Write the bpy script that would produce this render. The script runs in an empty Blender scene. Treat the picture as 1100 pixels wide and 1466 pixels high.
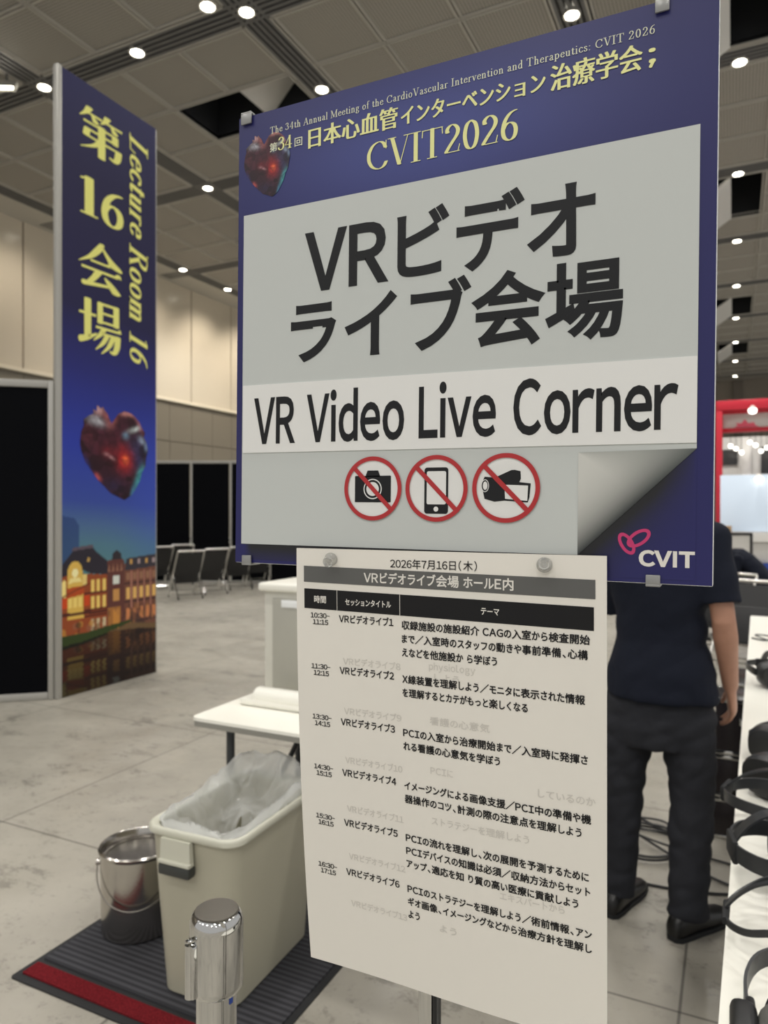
import bpy, bmesh, math, random
import numpy as np
from mathutils import Vector, Matrix, noise as mnoise

PI = math.pi
random.seed(7)
SC = bpy.context.scene
COL = SC.collection

# ------------------------------------------------------------------ camera, world, lights, exposure
YAW = math.atan(500 / 1030)
cam_d = bpy.data.cameras.new('camera')
cam_d.sensor_fit = 'HORIZONTAL'
cam_d.sensor_width = 26.0
cam_d.lens = 26.0 * 1030 / 1100
cam_d.clip_start = 0.02
cam_d.clip_end = 200
cam_d.dof.use_dof = True
cam_d.dof.focus_distance = 0.64
cam_d.dof.aperture_fstop = 8.5
cam = bpy.data.objects.new('camera', cam_d)
COL.objects.link(cam)
cam.location = (0, 0, 1.45)
cam.rotation_euler = (PI / 2, 0, YAW)
SC.camera = cam

SC.view_settings.view_transform = 'Standard'
SC.view_settings.look = 'None'
SC.view_settings.exposure = 0.27
SC.view_settings.gamma = 1.0
SC.view_settings.use_curve_mapping = False
SC.cycles.use_denoising = True
SC.cycles.max_bounces = 8
SC.cycles.transparent_max_bounces = 16
SC.cycles.sample_clamp_indirect = 6.0

world = bpy.data.worlds.new('ambient_fill')  # even ambient fill, added light entering where the hall sides are left open
SC.world = world
world.use_nodes = True
world.node_tree.nodes['Background'].inputs[0].default_value = (1.0, 0.99, 0.972, 1)
world.node_tree.nodes['Background'].inputs[1].default_value = 0.47

CEIL = 9.0
NODE_X = [-15.4, -11.0, -6.6, -2.2, 2.2, 6.6]
NODE_Y = [8.85 + 4.42 * k for k in range(9)]
LAMP_W = 125.0


def lamp(loc, power, size=0.2, color=(1.0, 0.972, 0.92), kind='SPOT', target=None, angle=120, blend=0.6):
    d = bpy.data.lights.new('downlight_bulb', kind)
    d.energy = power
    d.color = color
    if kind == 'SPOT':
        d.spot_size = math.radians(angle)
        d.spot_blend = blend
        d.shadow_soft_size = size
    o = bpy.data.objects.new('downlight_bulb', d)
    COL.objects.link(o)
    o.location = loc
    if target is not None:
        o.rotation_euler = (Vector(target) - Vector(loc)).to_track_quat('-Z', 'Y').to_euler()
    return o


# the hall's downlights: one bulb at each fixture of the ceiling grid around and behind the camera
for gx in [-11.0, -6.6, -2.2, 2.2, 6.6]:
    for gy in [-8.8, -4.4, 0.0, 4.43, 8.85, 13.27]:
        lamp((gx, gy, CEIL - 0.06), LAMP_W * 3.2, 0.3, angle=130)
for gx in [-13.2, -8.8, -4.4, 0.0, 4.4]:
    for gy in [17.69, 26.53, 35.4]:
        lamp((gx, gy, CEIL - 0.06), LAMP_W * 7.0, 0.3, angle=140)
# wall washers grazing the pale wall
for gy in (12.0, 14.5, 17.0, 19.3, 21.5):
    lamp((-14.6, gy, CEIL - 0.1), 230 if gy < 18 else 420, 0.25, (1.0, 0.90, 0.76), target=(-16.6, gy + 0.5, 5.6), angle=95, blend=1.0)


# ------------------------------------------------------------------ materials
def lin(c):
    return tuple(((v / 255) / 12.92 if v / 255 <= 0.04045 else ((v / 255 + 0.055) / 1.055) ** 2.4) for v in c)


def mat(name, rgb, rough=0.5, metal=0.0, spec=0.5, emit=None, estr=0.0, trans=0.0, coat=0.0, noise=None, bump=None, sheen=0.0):
    """noise = (scale, amount): mottles the colour; bump = (scale, strength)"""
    m = bpy.data.materials.new(name)
    m.use_nodes = True
    nt = m.node_tree
    b = nt.nodes['Principled BSDF']
    c = lin(rgb)
    b.inputs['Base Color'].default_value = (*c, 1)
    b.inputs['Roughness'].default_value = rough
    b.inputs['Metallic'].default_value = metal
    b.inputs['Specular IOR Level'].default_value = spec
    b.inputs['Transmission Weight'].default_value = trans
    b.inputs['Coat Weight'].default_value = coat
    b.inputs['Sheen Weight'].default_value = sheen
    if emit:
        b.inputs['Emission Color'].default_value = (*lin(emit), 1)
        b.inputs['Emission Strength'].default_value = estr
    tc = None
    if noise or bump:
        tc = nt.nodes.new('ShaderNodeTexCoord')
    if noise:
        n = nt.nodes.new('ShaderNodeTexNoise')
        n.inputs['Scale'].default_value = noise[0]
        n.inputs['Detail'].default_value = 5
        nt.links.new(tc.outputs['Object'], n.inputs['Vector'])
        r = nt.nodes.new('ShaderNodeMapRange')
        r.inputs['From Min'].default_value = 0.3
        r.inputs['From Max'].default_value = 0.7
        r.inputs['To Min'].default_value = 1 - noise[1]
        r.inputs['To Max'].default_value = 1 + noise[1]
        nt.links.new(n.outputs['Fac'], r.inputs['Value'])
        mx = nt.nodes.new('ShaderNodeVectorMath')
        mx.operation = 'SCALE'
        mx.inputs[0].default_value = c
        nt.links.new(r.outputs['Result'], mx.inputs['Scale'])
        nt.links.new(mx.outputs['Vector'], b.inputs['Base Color'])
    if bump:
        n2 = nt.nodes.new('ShaderNodeTexNoise')
        n2.inputs['Scale'].default_value = bump[0]
        n2.inputs['Detail'].default_value = 3
        nt.links.new(tc.outputs['Object'], n2.inputs['Vector'])
        bp = nt.nodes.new('ShaderNodeBump')
        bp.inputs['Strength'].default_value = bump[1]
        bp.inputs['Distance'].default_value = 0.01
        nt.links.new(n2.outputs['Fac'], bp.inputs['Height'])
        nt.links.new(bp.outputs['Normal'], b.inputs['Normal'])
    return m


def mat_print(name, rough=0.4, spec=0.4):
    """ink printed on a sheet: the colours are the picture's own, kept per vertex"""
    m = bpy.data.materials.new(name)
    m.use_nodes = True
    nt = m.node_tree
    b = nt.nodes['Principled BSDF']
    a = nt.nodes.new('ShaderNodeAttribute')
    a.attribute_name = 'ink'
    nt.links.new(a.outputs['Color'], b.inputs['Base Color'])
    b.inputs['Roughness'].default_value = rough
    b.inputs['Specular IOR Level'].default_value = spec
    return m


def mat_floor():
    m = bpy.data.materials.new('polished_concrete')
    m.use_nodes = True
    nt = m.node_tree
    N, L = nt.nodes, nt.links
    b = N['Principled BSDF']
    tc = N.new('ShaderNodeTexCoord')

    def noise(scale, detail, rough=0.6, vec=None, dist=0.0):
        n = N.new('ShaderNodeTexNoise')
        n.inputs['Scale'].default_value = scale
        n.inputs['Detail'].default_value = detail
        n.inputs['Roughness'].default_value = rough
        n.inputs['Distortion'].default_value = dist
        L.new(vec or tc.outputs['Object'], n.inputs['Vector'])
        return n.outputs['Fac']

    def ramp(fac, p0, p1, a, c):
        r = N.new('ShaderNodeMapRange')
        r.interpolation_type = 'SMOOTHSTEP'
        r.inputs['From Min'].default_value = p0
        r.inputs['From Max'].default_value = p1
        r.inputs['To Min'].default_value = a
        r.inputs['To Max'].default_value = c
        L.new(fac, r.inputs['Value'])
        return r.outputs['Result']

    def mul(a, c):
        x = N.new('ShaderNodeMath')
        x.operation = 'MULTIPLY'
        L.new(a, x.inputs[0])
        if isinstance(c, float):
            x.inputs[1].default_value = c
        else:
            L.new(c, x.inputs[1])
        return x.outputs[0]
    mp = N.new('ShaderNodeMapping')
    mp.inputs['Scale'].default_value = (0.8, 1.5, 1)
    mp.inputs['Rotation'].default_value = (0, 0, 0.3)
    L.new(tc.outputs['Object'], mp.inputs['Vector'])
    cloud = ramp(noise(0.9, 6), 0.3, 0.7, 0.80, 1.08)
    wear = ramp(noise(3.0, 12, 0.78, mp.outputs['Vector'], 0.15), 0.545, 0.60, 1.0, 0.62)
    where = ramp(noise(1.3, 4), 0.36, 0.56, 0.15, 1.0)
    pits = ramp(noise(13, 12, 0.85), 0.535, 0.60, 1.0, 0.66)
    # worn patches only show in some places
    mixw = N.new('ShaderNodeMix')
    mixw.inputs['A'].default_value = 1.0
    L.new(where, mixw.inputs['Factor'])
    L.new(mul(wear, pits), mixw.inputs['B'])
    val = mul(cloud, mixw.outputs['Result'])
    # saw-cut joints
    sep = N.new('ShaderNodeSeparateXYZ')
    L.new(tc.outputs['Object'], sep.inputs[0])

    def joint(axis, off, pitch, half):
        a = N.new('ShaderNodeMath'); a.operation = 'ADD'
        L.new(sep.outputs[axis], a.inputs[0]); a.inputs[1].default_value = -off
        p = N.new('ShaderNodeMath'); p.operation = 'PINGPONG'
        L.new(a.outputs[0], p.inputs[0]); p.inputs[1].default_value = pitch / 2
        return ramp(p.outputs[0], half * 0.6, half * 1.3, 0.42, 1.0)
    j = mul(joint('X', -0.14, 1.47, 0.0045), joint('Y', 2.25, 1.49, 0.0045))
    val = mul(val, j)
    cm = N.new('ShaderNodeVectorMath')
    cm.operation = 'SCALE'
    cm.inputs[0].default_value = lin((161, 156, 145))
    L.new(val, cm.inputs['Scale'])
    L.new(cm.outputs['Vector'], b.inputs['Base Color'])
    L.new(ramp(noise(5, 6), 0.3, 0.7, 0.28, 0.5), b.inputs['Roughness'])
    b.inputs['Specular IOR Level'].default_value = 0.45
    return m


def mat_perforated():
    m = bpy.data.materials.new('perforated_ceiling_metal')
    m.use_nodes = True
    nt = m.node_tree
    N, L = nt.nodes, nt.links
    b = N['Principled BSDF']
    tc = N.new('ShaderNodeTexCoord')
    sep = N.new('ShaderNodeSeparateXYZ')
    L.new(tc.outputs['Object'], sep.inputs[0])
    outs = []
    for ax in 'XY':
        p = N.new('ShaderNodeMath'); p.operation = 'PINGPONG'
        L.new(sep.outputs[ax], p.inputs[0]); p.inputs[1].default_value = 0.026
        q = N.new('ShaderNodeMath'); q.operation = 'POWER'
        L.new(p.outputs[0], q.inputs[0]); q.inputs[1].default_value = 2
        outs.append(q.outputs[0])
    s = N.new('ShaderNodeMath'); s.operation = 'ADD'
    L.new(outs[0], s.inputs[0]); L.new(outs[1], s.inputs[1])
    r = N.new('ShaderNodeMapRange')
    r.inputs['From Min'].default_value = 0.00018
    r.inputs['From Max'].default_value = 0.00028
    r.inputs['To Min'].default_value = 0.36
    r.inputs['To Max'].default_value = 1.0
    L.new(s.outputs[0], r.inputs['Value'])
    c = N.new('ShaderNodeVectorMath'); c.operation = 'SCALE'
    c.inputs[0].default_value = lin((158, 154, 146))
    L.new(r.outputs['Result'], c.inputs['Scale'])
    L.new(c.outputs['Vector'], b.inputs['Base Color'])
    b.inputs['Roughness'].default_value = 0.6
    return m


def mat_bag():
    m = bpy.data.materials.new('clear_plastic_film')
    m.use_nodes = True
    nt = m.node_tree
    N, L = nt.nodes, nt.links
    out = N['Material Output']
    b = N['Principled BSDF']
    b.inputs['Base Color'].default_value = (0.93, 0.94, 0.93, 1)
    b.inputs['Roughness'].default_value = 0.14
    b.inputs['Specular IOR Level'].default_value = 1.0
    tl = N.new('ShaderNodeBsdfTranslucent')
    tl.inputs['Color'].default_value = (0.95, 0.96, 0.95, 1)
    m2 = N.new('ShaderNodeMixShader')
    m2.inputs['Fac'].default_value = 0.6
    L.new(b.outputs[0], m2.inputs[1])
    L.new(tl.outputs[0], m2.inputs[2])
    t = N.new('ShaderNodeBsdfTransparent')
    mx = N.new('ShaderNodeMixShader')
    lw = N.new('ShaderNodeLayerWeight')
    lw.inputs['Blend'].default_value = 0.42
    r = N.new('ShaderNodeMapRange')
    r.inputs['To Min'].default_value = 0.40
    r.inputs['To Max'].default_value = 0.95
    L.new(lw.outputs['Facing'], r.inputs['Value'])
    L.new(r.outputs['Result'], mx.inputs['Fac'])
    L.new(t.outputs[0], mx.inputs[1])
    L.new(m2.outputs[0], mx.inputs[2])
    L.new(mx.outputs[0], out.inputs['Surface'])
    return m


def mat_ribbed(name, rgb, pitch, axis='Y'):
    m = mat(name, rgb, 0.9, spec=0.2)
    nt = m.node_tree
    N, L = nt.nodes, nt.links
    b = N['Principled BSDF']
    tc = N.new('ShaderNodeTexCoord')
    sep = N.new('ShaderNodeSeparateXYZ')
    L.new(tc.outputs['Object'], sep.inputs[0])
    p = N.new('ShaderNodeMath'); p.operation = 'PINGPONG'
    L.new(sep.outputs[axis], p.inputs[0]); p.inputs[1].default_value = pitch / 2
    r = N.new('ShaderNodeMapRange')
    r.inputs['From Max'].default_value = pitch / 2
    r.inputs['To Min'].default_value = 0.45
    r.inputs['To Max'].default_value = 1.35
    L.new(p.outputs[0], r.inputs['Value'])
    c = N.new('ShaderNodeVectorMath'); c.operation = 'SCALE'
    c.inputs[0].default_value = lin(rgb)
    L.new(r.outputs['Result'], c.inputs['Scale'])
    L.new(c.outputs['Vector'], b.inputs['Base Color'])
    bp = N.new('ShaderNodeBump'); bp.inputs['Strength'].default_value = 0.8; bp.inputs['Distance'].default_value = 0.004
    L.new(p.outputs[0], bp.inputs['Height'])
    L.new(bp.outputs['Normal'], b.inputs['Normal'])
    return m


M = dict(
    floor=mat_floor(), perf=mat_perforated(), bag=mat_bag(),
    tbar=mat('ceiling_seam_metal', (182, 179, 171), 0.5),
    channel=mat('dark_ceiling_channel', (98, 98, 98), 0.5),
    recess=mat('dark_ceiling_recess', (34, 36, 40), 0.8),
    flap=mat('pale_ceiling_flap', (205, 203, 198), 0.5),
    lampglow=mat('lit_lamp', (255, 250, 235), 0.5, emit=(255, 247, 228), estr=14),
    lampring=mat('lamp_trim', (190, 188, 180), 0.4),
    beige=mat('beige_wall_panel', (206, 196, 178), 0.22, spec=0.5, noise=(0.8, 0.02)),
    wallgrey=mat('taupe_wall_panel', (122, 115, 102), 0.5),
    wallseam=mat('wall_seam', (110, 98, 84), 0.6),
    ledge=mat('pale_ledge', (225, 215, 195), 0.4),
    farwall=mat('far_wall_paint', (128, 120, 110), 0.7),
    farpost=mat('far_wall_pilaster', (105, 98, 90), 0.7),
    alu=mat('brushed_aluminium', (188, 188, 186), 0.32, 0.85, bump=(80, 0.02)),
    alupaint=mat('satin_aluminium_frame', (176, 174, 168), 0.42, 0.35),
    blackpanel=mat('black_partition_panel', (4, 5, 9), 0.7, spec=0.08),
    chrome=mat('polished_chrome', (205, 205, 203), 0.07, 1.0),
    steel=mat('brushed_steel', (190, 186, 180), 0.2, 1.0, bump=(120, 0.02)),
    steelin=mat('dull_steel_inside', (120, 116, 110), 0.35, 0.9),
    blackvinyl=mat('black_vinyl', (28, 28, 30), 0.45, bump=(200, 0.05)),
    blackplastic=mat('black_plastic', (20, 21, 23), 0.4, bump=(300, 0.03)),
    darkplastic=mat('charcoal_plastic', (44, 46, 49), 0.35, bump=(260, 0.03)),
    rubber=mat('black_rubber', (24, 25, 27), 0.75, bump=(150, 0.08)),
    greyfabric=mat('grey_woven_fabric', (112, 112, 108), 0.95, spec=0.1, noise=(900, 0.25), bump=(900, 0.5)),
    navy=mat('navy_board', (40, 42, 95), 0.3),
    acryl=mat('clear_acrylic_edge', (236, 238, 238), 0.2, spec=0.6),
    clip=mat('grey_clip', (150, 150, 148), 0.3, 0.4),
    signgrey=mat('pale_grey_print', (196, 200, 197), 0.35, spec=0.4),
    white=mat('white_paper_strip', (228, 228, 225), 0.45),
    paper=mat('white_copy_paper', (230, 226, 217), 0.75, spec=0.2, bump=(14, 0.05)),
    ink=mat('black_ink', (20, 20, 22), 0.5, spec=0.3),
    inkdark=mat('near_black_print', (25, 26, 28), 0.4, spec=0.3),
    inkgrey=mat('dark_grey_print', (92, 92, 90), 0.5),
    inkwhite=mat('reversed_out_white', (226, 222, 214), 0.6),
    ghost=mat('faint_print_of_sheet_behind', (211, 207, 199), 0.75, spec=0.2),
    yellow=mat('pale_yellow_print', (232, 231, 158), 0.4),
    cream=mat('cream_print', (220, 222, 196), 0.4),
    bannyel=mat('bright_yellow_print', (238, 236, 132), 0.5),
    redring=mat('red_prohibition_print', (176, 40, 44), 0.4),
    magenta=mat('magenta_logo_print', (196, 52, 108), 0.4),
    print_=mat_print('printed_picture', 0.35, 0.4),
    printban=mat_print('printed_banner_cloth', 0.55, 0.25),
    pin=mat('clear_push_pin', (225, 225, 222), 0.08, spec=0.6, trans=0.75),
    bin=mat('ivory_grey_plastic', (172, 168, 150), 0.4, bump=(60, 0.02)),
    binrim=mat('pale_ivory_plastic', (196, 195, 180), 0.35),
    bingrip=mat('dark_green_grey_plastic', (52, 54, 52), 0.45),
    mat_=mat_ribbed('ribbed_black_mat', (60, 60, 64), 0.022, 'Y'),
    matred=mat('red_carpet_strip', (104, 26, 32), 0.95, spec=0.1, noise=(220, 0.45), bump=(260, 0.6)),
    tabletop=mat('white_laminate', (244, 242, 232), 0.32),
    tableedge=mat('grey_table_edge', (140, 138, 130), 0.5),
    tableleg=mat('dark_grey_enamel', (62, 64, 66), 0.4, 0.3),
    cabinet=mat('pale_grey_plastic', (206, 204, 194), 0.45),
    cabinetface=mat('mid_grey_panel', (168, 166, 156), 0.4),
    whiteplastic=mat('white_plastic', (240, 238, 228), 0.35),
    skin=mat('skin', (168, 124, 102), 0.5, noise=(30, 0.06), bump=(180, 0.05)),
    hair=mat('black_hair', (18, 16, 15), 0.5, bump=(160, 0.6)),
    shirt=mat('dark_navy_cotton', (22, 26, 38), 0.85, spec=0.2, bump=(22, 0.25)),
    trousers=mat('charcoal_trouser_cloth', (44, 45, 50), 0.85, spec=0.2, bump=(16, 0.35)),
    shoe=mat('black_shoe_leather', (14, 13, 13), 0.35),
    eye=mat('eye_white', (215, 210, 205), 0.2),
    lip=mat('lip_skin', (150, 96, 84), 0.5),
    railmetal=mat('satin_chrome_rail', (215, 213, 208), 0.28, 0.9),
    gloss=mat('glossy_black_case', (30, 24, 28), 0.25),
    cable=mat('grey_black_cable', (38, 38, 40), 0.5),
    red=mat('red_booth_paint', (206, 42, 62), 0.45),
    pinkprint=mat('pink_booth_logo', (232, 96, 120), 0.5),
    boothwhite=mat('white_booth_panel', (214, 212, 208), 0.5),
    smallglow=mat('lit_globe', (255, 250, 240), 0.5, emit=(250, 246, 236), estr=3.0),
    boothlit=mat('backlit_counter_front', (196, 206, 216), 0.4, emit=(205, 224, 245), estr=0.34),
    screen=mat('dark_screen', (58, 58, 58), 0.3),
    blue=mat('blue_booth_band', (34, 66, 150), 0.5),
    card=mat('brown_cardboard', (178, 148, 110), 0.8),
    glowblue=mat('lit_headset_light', (120, 190, 250), 0.4, emit=(110, 180, 250), estr=1.5),
    lens=mat('headset_lens_glass', (26, 30, 34), 0.05, spec=0.9),
    palechair=mat('beige_chair_shell', (196, 178, 150), 0.6),
)


# ------------------------------------------------------------------ mesh builder
class MB:
    def __init__(self):
        self.v, self.f = [], []

    def add(self, vs, fs):
        o = len(self.v)
        self.v += [tuple(p) for p in vs]
        self.f += [tuple(i + o for i in f) for f in fs]
        return self

    def box(self, c, s, rz=0.0, M4=None):
        hx, hy, hz = s[0] / 2, s[1] / 2, s[2] / 2
        vs = []
        for dx, dy, dz in ((-1, -1, -1), (1, -1, -1), (1, 1, -1), (-1, 1, -1), (-1, -1, 1), (1, -1, 1), (1, 1, 1), (-1, 1, 1)):
            p = Vector((dx * hx, dy * hy, dz * hz))
            if rz:
                p = Matrix.Rotation(rz, 3, 'Z') @ p
            if M4:
                p = M4 @ p
            vs.append(p + Vector(c))
        return self.add(vs, [(0, 3, 2, 1), (4, 5, 6, 7), (0, 1, 5, 4), (1, 2, 6, 5), (2, 3, 7, 6), (3, 0, 4, 7)])

    def rbox(self, c, s, bev=0.01, seg=2, R=None):
        bm = bmesh.new()
        bmesh.ops.create_cube(bm, size=1.0)
        for v in bm.verts:
            v.co = Vector((v.co.x * s[0], v.co.y * s[1], v.co.z * s[2]))
        bmesh.ops.bevel(bm, geom=list(bm.edges), offset=bev, segments=seg, profile=0.5, affect='EDGES')
        bm.verts.ensure_lookup_table()
        vs = [((R @ v.co) if R else v.co) + Vector(c) for v in bm.verts]
        fs = [[v.index for v in f.verts] for f in bm.faces]
        bm.free()
        return self.add(vs, fs)

    def tube(self, path, r, n=10, cap=True, closed=False):
        P = [Vector(p) for p in path]
        if not isinstance(r, (list, tuple)):
            r = [r] * len(P)
        k = len(P)
        tang = []
        for i in range(k):
            if closed:
                t = P[(i + 1) % k] - P[i - 1]
            else:
                t = P[min(i + 1, k - 1)] - P[max(i - 1, 0)]
            tang.append(t.normalized())
        up = Vector((0, 0, 1)) if abs(tang[0].z) < 0.9 else Vector((1, 0, 0))
        nrm = (up - tang[0] * up.dot(tang[0])).normalized()
        vs, fs = [], []
        for i in range(k):
            nrm = (nrm - tang[i] * nrm.dot(tang[i])).normalized()
            bi = tang[i].cross(nrm)
            for j in range(n):
                a = 2 * PI * j / n
                vs.append(P[i] + (nrm * math.cos(a) + bi * math.sin(a)) * r[i])
        for i in range(k if closed else k - 1):
            i2 = (i + 1) % k
            for j in range(n):
                j2 = (j + 1) % n
                fs.append((i * n + j, i * n + j2, i2 * n + j2, i2 * n + j))
        if cap and not closed:
            fs.append(tuple(range(n))[::-1])
            fs.append(tuple((k - 1) * n + j for j in range(n)))
        return self.add(vs, fs)

    def strap(self, path, w, t, axis=(0, 0, 1), closed=False):
        """flat band: width w along axis, thickness t"""
        P = [Vector(p) for p in path]
        A = Vector(axis).normalized()
        k = len(P)
        vs, fs = [], []
        for i in range(k):
            tg = (P[(i + 1) % k] - P[i - 1]) if closed else (P[min(i + 1, k - 1)] - P[max(i - 1, 0)])
            tg.normalize()
            a = (A - tg * A.dot(tg))
            a = a.normalized() if a.length > 1e-4 else Vector((0, 1, 0))
            nn = tg.cross(a)
            for sa, sn in ((-1, -1), (1, -1), (1, 1), (-1, 1)):
                vs.append(P[i] + a * sa * w / 2 + nn * sn * t / 2)
        for i in range(k if closed else k - 1):
            i2 = (i + 1) % k
            for j in range(4):
                fs.append((i * 4 + j, i * 4 + (j + 1) % 4, i2 * 4 + (j + 1) % 4, i2 * 4 + j))
        if not closed:
            fs += [(3, 2, 1, 0), tuple((k - 1) * 4 + j for j in range(4))]
        return self.add(vs, fs)

    def lathe(self, prof, n=48, c=(0, 0, 0), closed=False):
        vs, fs = [], []
        k = len(prof)
        for r, z in prof:
            for j in range(n):
                a = 2 * PI * j / n
                vs.append((c[0] + r * math.cos(a), c[1] + r * math.sin(a), c[2] + z))
        for i in range(k if closed else k - 1):
            i2 = (i + 1) % k
            for j in range(n):
                j2 = (j + 1) % n
                fs.append((i * n + j, i * n + j2, i2 * n + j2, i2 * n + j))
        if not closed:
            if prof[0][0] > 1e-6:
                fs.append(tuple(range(n))[::-1])
            if prof[-1][0] > 1e-6:
                fs.append(tuple((k - 1) * n + j for j in range(n)))
        return self.add(vs, fs)

    def loft(self, rings, cap=True):
        n = len(rings[0])
        vs = [p for r in rings for p in r]
        fs = []
        for i in range(len(rings) - 1):
            for j in range(n):
                j2 = (j + 1) % n
                fs.append((i * n + j, i * n + j2, (i + 1) * n + j2, (i + 1) * n + j))
        if cap:
            fs.append(tuple(range(n))[::-1])
            fs.append(tuple((len(rings) - 1) * n + j for j in range(n)))
        return self.add(vs, fs)

    def prism(self, pts, fr, t):
        """polygon pts (2-D) placed by fr(x, y, depth), t thick"""
        n = len(pts)
        vs = [fr(x, y, 0) for x, y in pts] + [fr(x, y, t) for x, y in pts]
        fs = [tuple(range(n)), tuple(range(2 * n - 1, n - 1, -1))]
        fs += [(i, i + n, (i + 1) % n + n, (i + 1) % n) for i in range(n)]
        return self.add(vs, fs)

    def ball(self, c, r, n=16, m=10):
        rx, ry, rz = r if isinstance(r, (tuple, list)) else (r, r, r)
        rings = []
        for i in range(1, m):
            ph = PI * i / m
            rings.append([(c[0] + rx * math.sin(ph) * math.cos(2 * PI * j / n), c[1] + ry * math.sin(ph) * math.sin(2 * PI * j / n), c[2] - rz * math.cos(ph)) for j in range(n)])
        return self.loft(rings)

    def build(self, name, material, parent=None, smooth=40, recalc=True):
        me = bpy.data.meshes.new(name)
        me.from_pydata(self.v, [], self.f)
        if recalc:
            bm = bmesh.new()
            bm.from_mesh(me)
            bmesh.ops.recalc_face_normals(bm, faces=bm.faces)
            bm.to_mesh(me)
            bm.free()
        if smooth:
            me.polygons.foreach_set('use_smooth', [True] * len(me.polygons))
            me.set_sharp_from_angle(angle=math.radians(smooth))
        me.update()
        o = bpy.data.objects.new(name, me)
        COL.objects.link(o)
        if isinstance(material, (list, tuple)):
            for q in material:
                me.materials.append(q)
        else:
            me.materials.append(material)
        if parent is not None:
            o.parent = parent
        return o


def tag(o, label=None, cat=None, group=None, kind=None):
    if label: o['label'] = label
    if cat: o['category'] = cat
    if group: o['group'] = group
    if kind: o['kind'] = kind
    return o


def thing(name, loc, label, cat, rz=0.0, group=None):
    o = bpy.data.objects.new(name, None)
    o.empty_display_size = 0.1
    COL.objects.link(o)
    o.location = loc
    o.rotation_euler = (0, 0, rz)
    return tag(o, label, cat, group)


def copy_tree(o, parent=None):
    c = o.copy()
    COL.objects.link(c)
    if parent is not None:
        c.parent = parent
    for ch in list(o.children):
        copy_tree(ch, c)
    return c


def smoothpath(pts, sub=6, closed=False):
    P = [Vector(p) for p in pts]
    n = len(P)
    out = []
    for i in range(n if closed else n - 1):
        if closed:
            p0, p1, p2, p3 = P[i - 1], P[i], P[(i + 1) % n], P[(i + 2) % n]
        else:
            p0, p1, p2, p3 = P[max(i - 1, 0)], P[i], P[i + 1], P[min(i + 2, n - 1)]
        for k in range(sub):
            t = k / sub
            out.append(0.5 * ((2 * p1) + (p2 - p0) * t + (2 * p0 - 5 * p1 + 4 * p2 - p3) * t * t + (3 * p1 - p0 - 3 * p2 + p3) * t ** 3))
    if not closed:
        out.append(P[-1])
    return out


# ------------------------------------------------------------------ lettering
_glyphs = {}
_lines = {}


def glyph(ch):
    """flat outline of one character in em units, from the program's own built-in font"""
    if ch in _glyphs:
        return _glyphs[ch]
    cu = bpy.data.curves.new('line', 'FONT')
    cu.body = ch
    cu.size = 1.0
    cu.resolution_u = 4
    ob = bpy.data.objects.new('line', cu)
    COL.objects.link(ob)
    dg = bpy.context.evaluated_depsgraph_get()
    dg.update()
    ev = ob.evaluated_get(dg)
    me = ev.to_mesh()
    V = [(v.co.x, v.co.y) for v in me.vertices]
    Fc = [tuple(p.vertices) for p in me.polygons]
    ev.to_mesh_clear()
    bpy.data.objects.remove(ob)
    bpy.data.curves.remove(cu)
    _glyphs[ch] = (V, Fc)
    return _glyphs[ch]

# outlines of every character used, taken while the scene is still small
for _c in '、いうえかがきくさしすたってでとどなにのはぼまめもやよらりるれをアイエオカキギグコシジスセタッツテデトニバパビフブプベホマメモョラルンー中予事介他会作備像入内前動医収器回報場始学室展年心必応情意揮援操支方施日時月木本査検楽構機次気治法注流測準点献理画療発看知示第管納紹線置血術表装解計設識護貢質適針録開間際須高（）／０１２３４５６７８９：ＡＣＥＧＩＬＰＲＴＶＸｄｅｇｈｉｌｎｏｐｒｓｖｙ':
    glyph(_c)


def thicken(V, Fc, d):
    """outward mitred margin, d wide, round every contour of a flat outline"""
    edges = {}
    for f in Fc:
        ar = sum(V[f[i - 1]][0] * V[f[i]][1] - V[f[i]][0] * V[f[i - 1]][1] for i in range(len(f)))
        g = f if ar > 0 else f[::-1]
        for i in range(len(g)):
            edges[(g[i - 1], g[i])] = True
    out = {a: b for a, b in edges if (b, a) not in edges}
    inc = {b: a for a, b in out.items()}
    vs, fs = [], []

    def nrm(a, b):
        dx, dy = V[b][0] - V[a][0], V[b][1] - V[a][1]
        l = math.hypot(dx, dy) or 1e-9
        return dy / l, -dx / l
    for a, b in out.items():
        n = nrm(a, b)
        k = len(vs)
        vs += [V[a], (V[a][0] + n[0] * d, V[a][1] + n[1] * d), (V[b][0] + n[0] * d, V[b][1] + n[1] * d), V[b]]
        fs.append((k, k + 1, k + 2, k + 3))
        if a in inc:
            m = nrm(inc[a], a)
            cr = m[0] * n[1] - m[1] * n[0]
            dt = m[0] * n[0] + m[1] * n[1]
            if cr > 1e-4:
                k = len(vs)
                s = d / max(1 + dt, .35)
                p = V[a]
                vs += [p, (p[0] + m[0] * d, p[1] + m[1] * d), (p[0] + (m[0] + n[0]) * s, p[1] + (m[1] + n[1]) * s), (p[0] + n[0] * d, p[1] + n[1] * d)]
                fs.append((k, k + 1, k + 2, k + 3))
    return vs, fs


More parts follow.
